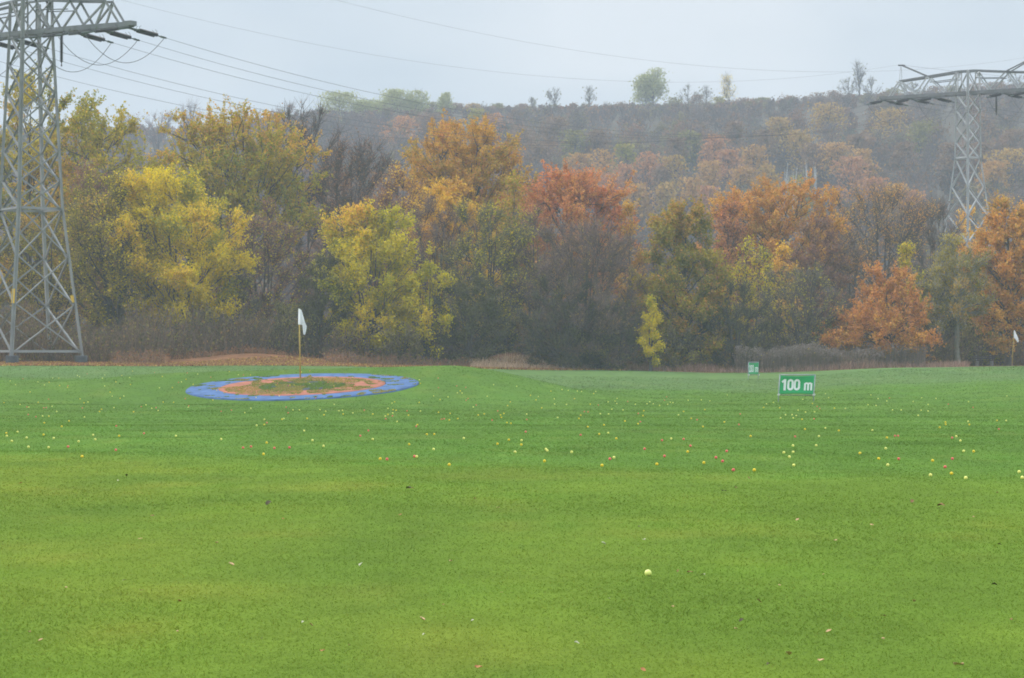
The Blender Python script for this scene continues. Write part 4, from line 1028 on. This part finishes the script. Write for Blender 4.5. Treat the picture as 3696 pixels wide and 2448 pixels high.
# --- the wooded hill
def mass(px, dd, Ht, Wd, cols, nl, nt, leaf, tw, r, bare, barkc):
    """many far trees as one mass: arrays per tree"""
    n = len(px); x = (px - CX) / F * dd; z = height(x, dd) - .2
    lim = CZ + (HY + 22 * (vnoise(px * .011, dd * .3) - .6) + 14 * (vnoise(px * .05, dd) - .5) - np.interp(np.clip(px, 0, 3696), RPX, RPY) + np.interp(px, [1000, 1250], [55, 14])) / F * dd - z
    f_ = np.clip(lim / Ht, .12, 1); Ht = Ht * f_; Wd = Wd * np.maximum(f_, .5)
    parts = []
    # stems
    p = np.stack([x, dd, z], 1); q = p + np.stack([r.normal(0, .04, n) * Ht, r.normal(0, .04, n) * Ht, Ht * .9], 1)
    parts.append(twig_quads(p, q, .24 + 0 * x, r) + (barkc[r.integers(0, len(barkc), n)],))
    ti = np.repeat(np.arange(n), nt); k = len(ti)
    h = .25 + .7 * r.random(k) ** .8; rad = np.interp(h, [.2, .5, .8, 1], [.5, 1, .8, .2]) * r.random(k) ** .5; th = r.random(k) * 6.283
    c = np.stack([x[ti] + rad * Wd[ti] * np.cos(th) * .8, dd[ti] + rad * Wd[ti] * np.sin(th) * .8, z[ti] + h * Ht[ti] * .95], 1)
    dv = unit(np.stack([np.cos(th) * .5, np.sin(th) * .5, .9 + 0 * th], 1) + r.normal(0, .35, (k, 3))) * (Ht[ti] * .17 * (.5 + r.random(k)))[:, None]
    parts.append(twig_quads(c - dv * .5, c + dv * .5, tw * (.6 + .8 * r.random(k)), r) + (barkc[r.integers(0, len(barkc), k)] * (.8 + .4 * r.random((k, 1))),))
    nlv = np.maximum(0, (nl * (1 - bare)).astype(int)); ti = np.repeat(np.arange(n), nlv); k = len(ti)
    NC = 9                                                     # leaf clumps of each crown
    ch = .35 + .58 * r.random((n, NC)); cr_ = np.interp(ch, [.3, .55, .8, 1], [.7, 1, .75, .2]) * r.random((n, NC)) ** .5; ct = r.random((n, NC)) * 6.283
    j = r.integers(0, NC, k)
    c = np.stack([x[ti] + cr_[ti, j] * Wd[ti] * np.cos(ct[ti, j]), dd[ti] + cr_[ti, j] * Wd[ti] * np.sin(ct[ti, j]), z[ti] + ch[ti, j] * Ht[ti]], 1)
    c += r.normal(0, 1, (k, 3)) * (Wd[ti] * .28)[:, None] * np.array([1, 1, .9])
    V_, Q_ = leaf_quads(c, leaf * (.6 + .8 * r.random(k)), r, .2)
    parts.append((V_, Q_, cols[ti] * (.88 + .24 * r.random((k, 1)))))
    return parts
hillcols = .82 * np.array([(.30, .165, .10), (.27, .175, .11), (.25, .21, .11), (.34, .19, .10), (.29, .24, .11), (.21, .16, .13), (.18, .175, .11)])
barks = np.array([(.125, .10, .10), (.16, .13, .125), (.10, .085, .09), (.17, .13, .115)])
r = np.random.default_rng(5)
# low wood between the front rows and the hill
n = 230; px = r.uniform(-500, 4300, n); dd = r.uniform(232, 345, n); Ht = r.uniform(7, 12.5, n); Wd = Ht * r.uniform(.22, .34, n)
bare = np.where(r.random(n) < .62, .85, r.uniform(.0, .4, n))
stuff('background_wood', 'greyish bare wood on the level ground behind the front trees', mass(px, dd, Ht, Wd, hillcols[r.integers(0, 7, n)], 420, 330, .42, .055, r, bare, barks))
n = 1500; dd = np.sqrt(r.uniform(335 ** 2, 640 ** 2, n)); px = r.uniform(-500, 4300, n)
Ht = r.uniform(6.5, 11.5, n) * np.interp(dd, [560, 625], [1, .38]); Wd = Ht * r.uniform(.22, .36, n)
nn = vnoise(px * .0035 + 3, dd * .02 + 9)
mid_ = np.exp(-((dd - 470) / 75) ** 2) * sstep(1500, 2100, px)
bare = np.where(r.random(n) < np.clip(.50 + .7 * sstep(.3, .6, nn) - .60 * mid_, .15, 1), .88, r.uniform(.0, .45, n))
stuff('hillside_wood', 'hazy autumn wood covering the slope of the hill', mass(px, dd, Ht, Wd, hillcols[r.choice(7, n, p=[.2, .2, .13, .17, .08, .15, .07])], 620, 260, .50, .085, r, bare, barks))
# scrub along the ridge
n = 1300; px = r.uniform(-500, 4300, n); dd = r.uniform(585, 640, n); Ht = r.uniform(1.5, 5.2, n) * (.5 + vnoise(px * .012, 0 * px)); Wd = Ht * r.uniform(.3, .6, n)
stuff('ridge_scrub', 'thin bare scrub along the top of the hill', mass(px, dd, Ht, Wd, hillcols[r.integers(0, 7, n)], 60, 110, .36, .06, r, np.full(n, .6), barks))

def far_tree(name, cx, ytop, hw, d, pal, label, group, nleaf=700, ntwig=500, base=None, bark='grey', leaf=.55, typ='oak', cat='tree', H=None, pale=False):
    rr_ = np.random.default_rng(int(cx * 37 + ytop * 11 + d)); x = (cx - 1184) / 5500 * d; z = gz(x, d) - .2
    ztop = CZ + (830 - ytop) / 5500 * d; H = max(2.5, ztop - z); W = hw / 5500 * d
    e = empty(name, (x, d, z)); tag(e, label, cat, group)
    P_ = np.linspace(0, 1, 6); st = np.stack([rr_.normal(0, .012, 6).cumsum() * H, rr_.normal(0, .012, 6).cumsum() * H, P_ * H * .9], 1)[None]
    V1, Q1 = tubes(st, ((.013 * H + .05) * (1 - .8 * P_))[None] * (.6 if pale else 1), 6)
    m_ = 26; hh = .25 + .65 * rr_.random(m_); pr = np.array(PROF[typ]); th = rr_.random(m_) * 6.283
    ra = np.interp(hh + .1, pr[:, 0], pr[:, 1]) * W * (.45 + .5 * rr_.random(m_))
    ends = np.stack([ra * np.cos(th), ra * np.sin(th), np.minimum(hh + .1, .97) * H], 1)
    s0 = np.stack([np.interp(hh * .8, P_ * .9, st[0, :, k]) for k in range(3)], 1); s0[:, 2] = np.maximum(hh - .18, .12) * H
    mid = (s0 + ends) / 2 + np.array([0, 0, -.03 * H]); pth = np.stack([s0, mid, ends], 1)
    V2, Q2 = tubes(pth, np.tile(np.array([.07, .05, .02]) * H / 9 * (.45 if pale else 1), (m_, 1)), 4)
    link('trunk', np_mesh('trunk', np.concatenate([V1, V2]), np.concatenate([Q1, Q2 + len(V1)]), mats=[M['birch' if pale else 'bark']]), e)
    i = rr_.integers(0, m_, ntwig); u = .3 + .7 * rr_.random(ntwig)[:, None]; a0 = pth[i, 1] * (1 - u) + pth[i, 2] * u
    a1 = a0 + unit(unit(pth[i, 2] - pth[i, 0]) * .6 + rr_.normal(0, .5, (ntwig, 3)) + np.array([0, 0, .3])) * (.14 * H * (.5 + rr_.random(ntwig)))[:, None]
    tv, tq = twig_quads(a0, a1, .05 * (.6 + .8 * rr_.random(ntwig)), rr_)
    Vs, Qs, Cs = [tv], [tq], [np.array(BARK[bark]) * (.8 + .4 * rr_.random((ntwig, 1)))]
    if nleaf:
        i = rr_.integers(0, m_, nleaf); c = ends[i] + rr_.normal(0, 1, (nleaf, 3)) * W * np.array([.30, .30, .30]); c[:, 2] = np.maximum(c[:, 2], .08 * H); hi = c[:, 2] > H; c[hi, 2] = H * (.55 + .40 * rr_.random(int(hi.sum())))
        lv, lq = leaf_quads(c, leaf * (.6 + .8 * rr_.random(nleaf)), rr_, .2); pa = np.array(PAL[pal]); kk = rr_.choice(len(pa), nleaf, p=pa[:, 3] / pa[:, 3].sum())
        Vs.append(lv); Qs.append(lq + len(tv)); Cs.append((pa[kk, :3] * .5 + np.array(pa[0, :3]) * .5) * (.9 + .2 * rr_.random((nleaf, 1))))
    link('crown', np_mesh('crown', np.concatenate(Vs), np.concatenate(Qs), mats=[M['leaf']], fcol=np.concatenate(Cs)), e)
    return e
for k_ in ('rust', 'redorange', 'orange', 'oakorange', 'oakgreen', 'olive'):      # far trees dulled and lifted: distance haze put into the leaf colour
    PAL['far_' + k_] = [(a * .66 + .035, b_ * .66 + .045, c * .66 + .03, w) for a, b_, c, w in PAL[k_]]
cw = {'rust': 'rust brown', 'redorange': 'reddish orange', 'orange': 'orange', 'oakgreen': 'yellowish green', 'oakorange': 'ochre orange', 'olive': 'olive'}
RT = [(787, 212, 38, 'palegreen', 'round pale green tree at the left end of the ridge'), (852, 232, 32, 'palegreen', 'low dull green tree right of the left round ridge tree'),
      (907, 207, 30, 'palegreen', 'second round pale tree on the ridge from the left'), (963, 210, 23, 'palegreen', 'small rounded green tree on the ridge, left of the smallest one'),
      (1030, 213, 13, 'palegreen', 'smallest green tree on the left part of the ridge')]
for cx, yt, hw, pl, lb in RT: far_tree('ridge_tree', cx, yt, hw * 1.15, 585, pl, lb, 'leafy trees on the ridge', 2600, 250, typ='shrub', leaf=.42)
for cx, yt, hw, lb in ((1490, 172, 24, 'left half of the tall pale green tree pair on the ridge'), (1510, 158, 30, 'tallest pale green tree on the ridge')):
    far_tree('ridge_tree', cx, yt, hw, 612, 'palegreen', lb, 'leafy trees on the ridge', 2300, 300, typ='cone', leaf=.5)
for cx, yt, hw, lb in ((1232, 226, 12, 'tiny bare tree on the ridge left of two others'), (1280, 202, 19, 'left of two round bare trees on the ridge'), (1364, 203, 18, 'right of two round bare trees on the ridge'),
                       (1590, 198, 28, 'grey bare tree right of the tallest ridge tree'), (1632, 200, 24, 'grey bare tree left of the pale yellow ridge tree'), (1985, 142, 14, 'tall thin bare tree on the ridge near the far pylon'),
                       (1962, 180, 30, 'wide grey tree on the ridge left of the far pylon'), (2015, 178, 26, 'grey tree on the ridge just left of the far crossarm'), (2110, 190, 30, 'grey bare tree on the ridge behind the far crossarm'), (2350, 170, 30, 'grey bare tree on the ridge at the right edge')):
    far_tree('bare_tree', cx, yt, hw, 610, 'greytree', lb, 'bare trees on the ridge', 50, 380, typ='spread' if hw > 20 else 'vase')
for cx, yt, hw, pl in ((830, 237, 22, 'olive'), (880, 236, 22, 'olive'), (935, 231, 22, 'rust'), (1000, 236, 20, 'olive'), (1052, 240, 20, 'rust'), (1092, 243, 18, 'oakorange'), (1150, 244, 16, 'olive'), (1210, 243, 14, 'rust'),
                     (1440, 236, 14, 'rust'), (1560, 226, 16, 'olive'), (1612, 220, 15, 'rust'), (1660, 224, 16, 'oakgreen'), (1722, 226, 18, 'rust'), (1765, 226, 16, 'olive'), (1830, 222, 18, 'rust'), (1890, 214, 22, 'rust'), (1930, 210, 20, 'rust'),
                     (2065, 203, 20, 'olive'), (2160, 200, 22, 'rust'), (2200, 200, 18, 'olive'), (2255, 194, 22, 'rust'), (2300, 192, 20, 'rust')):
    far_tree('ridge_bush', cx, yt, hw, 600, 'far_' + pl, 'dull ' + cw[pl] + ' bush in the line of the ridge', cw[pl] + ' bushes along the ridge', 500, 420, typ='shrub', leaf=.36, cat='bush')
far_tree('ridge_tree', 1682, 172, 20, 610, 'paleyellow', 'pale yellow slender tree on the ridge', 'leafy trees on the ridge', 500, 400, typ='slim', leaf=.4, pale=True)
HT = [(1410, 400, 34, 'redorange'), (1475, 425, 30, 'orange'), (1530, 385, 26, 'rust'), (1680, 345, 32, 'redorange'), (1715, 385, 30, 'orange'), (1770, 300, 28, 'rust'), (1775, 380, 26, 'oakorange'), (1880, 330, 30, 'rust'), (1985, 310, 32, 'rust'), (2000, 345, 30, 'orange'), (2090, 330, 30, 'rust'), (2075, 425, 36, 'orange'), (2120, 440, 30, 'redorange'), (2345, 300, 40, 'rust'), (1290, 270, 30, 'rust'), (1170, 330, 30, 'oakorange'), (1340, 355, 34, 'orange'), (1380, 300, 28, 'rust'), (1640, 430, 30, 'redorange'), (2270, 330, 36, 'rust'), (1560, 320, 30, 'rust'),
      (1000, 262, 30, 'rust'), (1205, 290, 45, 'rust'), (925, 268, 40, 'redorange'), (1140, 262, 30, 'redorange'), (1395, 345, 42, 'orange'), (1500, 352, 40, 'redorange'), (1455, 380, 30, 'redorange'), (1440, 330, 26, 'oakgreen'),
      (1560, 360, 34, 'oakorange'), (1655, 312, 34, 'redorange'), (1640, 372, 30, 'orange'), (1745, 335, 34, 'orange'), (1800, 272, 34, 'oakorange'), (1912, 238, 44, 'oakorange'), (1930, 330, 50, 'orange'), (1965, 362, 44, 'redorange'),
      (2060, 250, 44, 'oakorange'), (2130, 280, 40, 'olive'), (2020, 410, 40, 'redorange'), (2330, 345, 52, 'oakorange'), (2300, 372, 36, 'orange'), (1700, 282, 26, 'rust'), (1590, 300, 30, 'olive'), (1850, 300, 34, 'oakorange'),
      (1330, 300, 34, 'olive'), (1600, 410, 36, 'orange'), (1850, 405, 26, 'oakgreen'), (1250, 330, 36, 'rust'), (1100, 250, 20, 'oakgreen'), (640, 260, 30, 'rust'), (1545, 420, 30, 'oakorange'), (2200, 330, 34, 'rust')]
def hill_d(cx, ytop, Hn):
    dd = np.arange(335, 630, 1.0); x = (cx - 1184) / 5500 * dd; z = height(x, dd) + Hn
    py = 830 - (z - CZ) / dd * 5500; i = np.nonzero(py <= ytop)[0]; return float(dd[i[0]]) if len(i) else 612.0
for cx, yt, hw, pl in HT:
    dd = hill_d(cx, yt, 12.0)
    far_tree('hill_tree', cx, yt, hw, dd, 'far_' + pl, cw[pl] + ' crowned tree standing out in the hillside wood', cw[pl] + ' trees in the hillside wood', 1500, 350)
for cx, yt, hw, lb in ((1822, 370, 10, 'leftmost pale birch stem on the lower slope of the hill'), (1843, 378, 10, 'second pale birch stem from the left on the lower slope'), (1864, 360, 12, 'third and tallest pale birch stem on the lower slope'), (1884, 364, 14, 'rightmost leaning pale birch stem on the lower slope'),
                       (952, 360, 10, 'left pale birch stem behind the golden brown tree'), (968, 372, 10, 'right pale birch stem behind the golden brown tree')):
    far_tree('birch_tree', cx, yt, hw, hill_d(cx, yt, 15.0), 'greytree', lb, 'pale birches on the hillside', 0, 60, pale=True, bark='grey', typ='slim')
for cx, yt, hw in ((300, 262, 40), (370, 258, 40), (440, 240, 30), (660, 240, 40), (720, 262, 30), (590, 262, 30)):
    far_tree('bare_tree', cx, yt, hw, 560, 'rust', 'bare grey tree on the skyline behind the left oaks', 'bare trees on the left skyline', 100, 800, typ='vase', bark='purple')
sx = (1588 - 1184) / 5500 * 585; e = empty('hunting_hide', (sx, 585, gz(sx, 585) + 1.2)); e.location.z = CZ + (830 - 283) / 5500 * 585
tag(e, 'small bluish hide with a light roof among the trees below the ridge', 'hide')
b = MB(); b.box((0, 0, .6), (1.7, 1.1, .75)); b.build('wall', M['shed_wall'], e)
b = MB(); b.box((0, 0, 1.46), (2.0, 1.4, .08)); b.build('roof', M['shed_roof'], e)
for s in (-1.4, 1.4):
    for t in (-.9, .9):
        b = MB(); b.tube([(s, t, -.14), (s * 1.15, t * 1.15, -4.0)], .08, 6); b.build('leg', M['bark'], e)

# ------------------------------------------------------------------ haze, sky, sun, camera
def haze_box(x0, x1, y0, y1, z0, z1, density):
    m, nt, out = newmat('haze')
    v = nt.nodes.new('ShaderNodeVolumePrincipled')
    v.inputs['Density'].default_value = density; v.inputs['Color'].default_value = (.79, .89, 1.0, 1)
    v.inputs['Anisotropy'].default_value = .1
    nt.links.new(v.outputs[0], out.inputs['Volume'])
    b = MB(); b.box(((x0 + x1) / 2, (y0 + y1) / 2, (z0 + z1) / 2), ((x1 - x0) / 2, (y1 - y0) / 2, (z1 - z0) / 2))
    o = b.build('haze', m); tag(o, 'thin autumn haze hanging over lawn, wood and hill', kind='stuff')
    return o
zmin = float(gzv.min()) - 1; zmax = float(gzv.max()) + 22
haze_box(-1310, 1310, -160, 1720, zmin, zmax, HAZE)

W_ = bpy.data.worlds.new('World'); S.world = W_; W_.use_nodes = True
nt = W_.node_tree; nt.nodes.clear()
SUN_EL, SUN_AZ = math.radians(42), math.radians(-70)      # azimuth from +Y towards +X
out = nt.nodes.new('ShaderNodeOutputWorld'); bg = nt.nodes.new('ShaderNodeBackground')
sky = nt.nodes.new('ShaderNodeTexSky'); sky.sky_type = 'NISHITA'; sky.sun_disc = False
sky.sun_elevation = SUN_EL; sky.sun_rotation = SUN_AZ; sky.air_density = 1.0; sky.dust_density = 3.0; sky.ozone_density = 1.5
tc = nt.nodes.new('ShaderNodeTexCoord')
nz = nt.nodes.new('ShaderNodeTexNoise'); nz.inputs['Scale'].default_value = 4.5; nz.inputs['Detail'].default_value = 3
mp = nt.nodes.new('ShaderNodeMapping'); mp.inputs['Scale'].default_value = (1, 1, 2.5); mp.inputs['Location'].default_value = (.35, .2, .1)
nt.links.new(tc.outputs['Generated'], mp.inputs['Vector']); nt.links.new(mp.outputs[0], nz.inputs['Vector'])
rp = nt.nodes.new('ShaderNodeValToRGB')                    # the closed layer of cloud
rp.color_ramp.elements[0].position = .34; rp.color_ramp.elements[1].position = .62
rp.color_ramp.elements[0].color = CLOUD0; rp.color_ramp.elements[1].color = CLOUD1
nt.links.new(nz.outputs['Fac'], rp.inputs['Fac'])
sc_ = nt.nodes.new('ShaderNodeVectorMath'); sc_.operation = 'SCALE'; sc_.inputs['Scale'].default_value = 10.0
sx_ = nt.nodes.new('ShaderNodeSeparateXYZ'); nt.links.new(tc.outputs['Generated'], sx_.inputs[0])
mz = nt.nodes.new('ShaderNodeMapRange'); mz.interpolation_type = 'SMOOTHSTEP'   # an overcast sky is brightest overhead
mz.inputs['From Min'].default_value = .12; mz.inputs['From Max'].default_value = .85
mz.inputs['To Min'].default_value = 10.0; mz.inputs['To Max'].default_value = 28.0
nt.links.new(sx_.outputs['Z'], mz.inputs['Value']); nt.links.new(mz.outputs[0], sc_.inputs['Scale'])
nt.links.new(rp.outputs['Color'], sc_.inputs[0])
mx = nt.nodes.new('ShaderNodeMixRGB'); mx.inputs['Fac'].default_value = .86
nt.links.new(sky.outputs[0], mx.inputs['Color1']); nt.links.new(sc_.outputs[0], mx.inputs['Color2'])
nt.links.new(mx.outputs[0], bg.inputs['Color']); bg.inputs['Strength'].default_value = .1
nt.links.new(bg.outputs[0], out.inputs[0])

sd = bpy.data.lights.new('sun', 'SUN'); sd.energy = 1.5; sd.angle = math.radians(14); sd.color = (1, .95, .88)
so_ = bpy.data.objects.new('sun', sd); COL.objects.link(so_)
so_.rotation_euler = (math.pi / 2 - SUN_EL, 0, -SUN_AZ + math.pi)
so_.location = (0, 0, 100)

cd = bpy.data.cameras.new('camera'); cam = bpy.data.objects.new('camera', cd); COL.objects.link(cam)
cd.sensor_width = 36; cd.lens = F / 3696 * 36; cd.clip_end = 6000; cd.clip_start = .1
cd.shift_y = (HY - 1224) / 3696
cam.location = (0, 0, CZ); cam.rotation_euler = (math.pi / 2, 0, 0)
S.camera = cam
S.view_settings.view_transform = 'Standard'; S.view_settings.look = 'None'
S.view_settings.exposure = EXPO; S.view_settings.gamma = 1
c_ = S.cycles
c_.max_bounces = 5; c_.diffuse_bounces = 3; c_.glossy_bounces = 2; c_.transmission_bounces = 3; c_.volume_bounces = 1
c_.use_denoising = True; c_.filter_width = 1.8
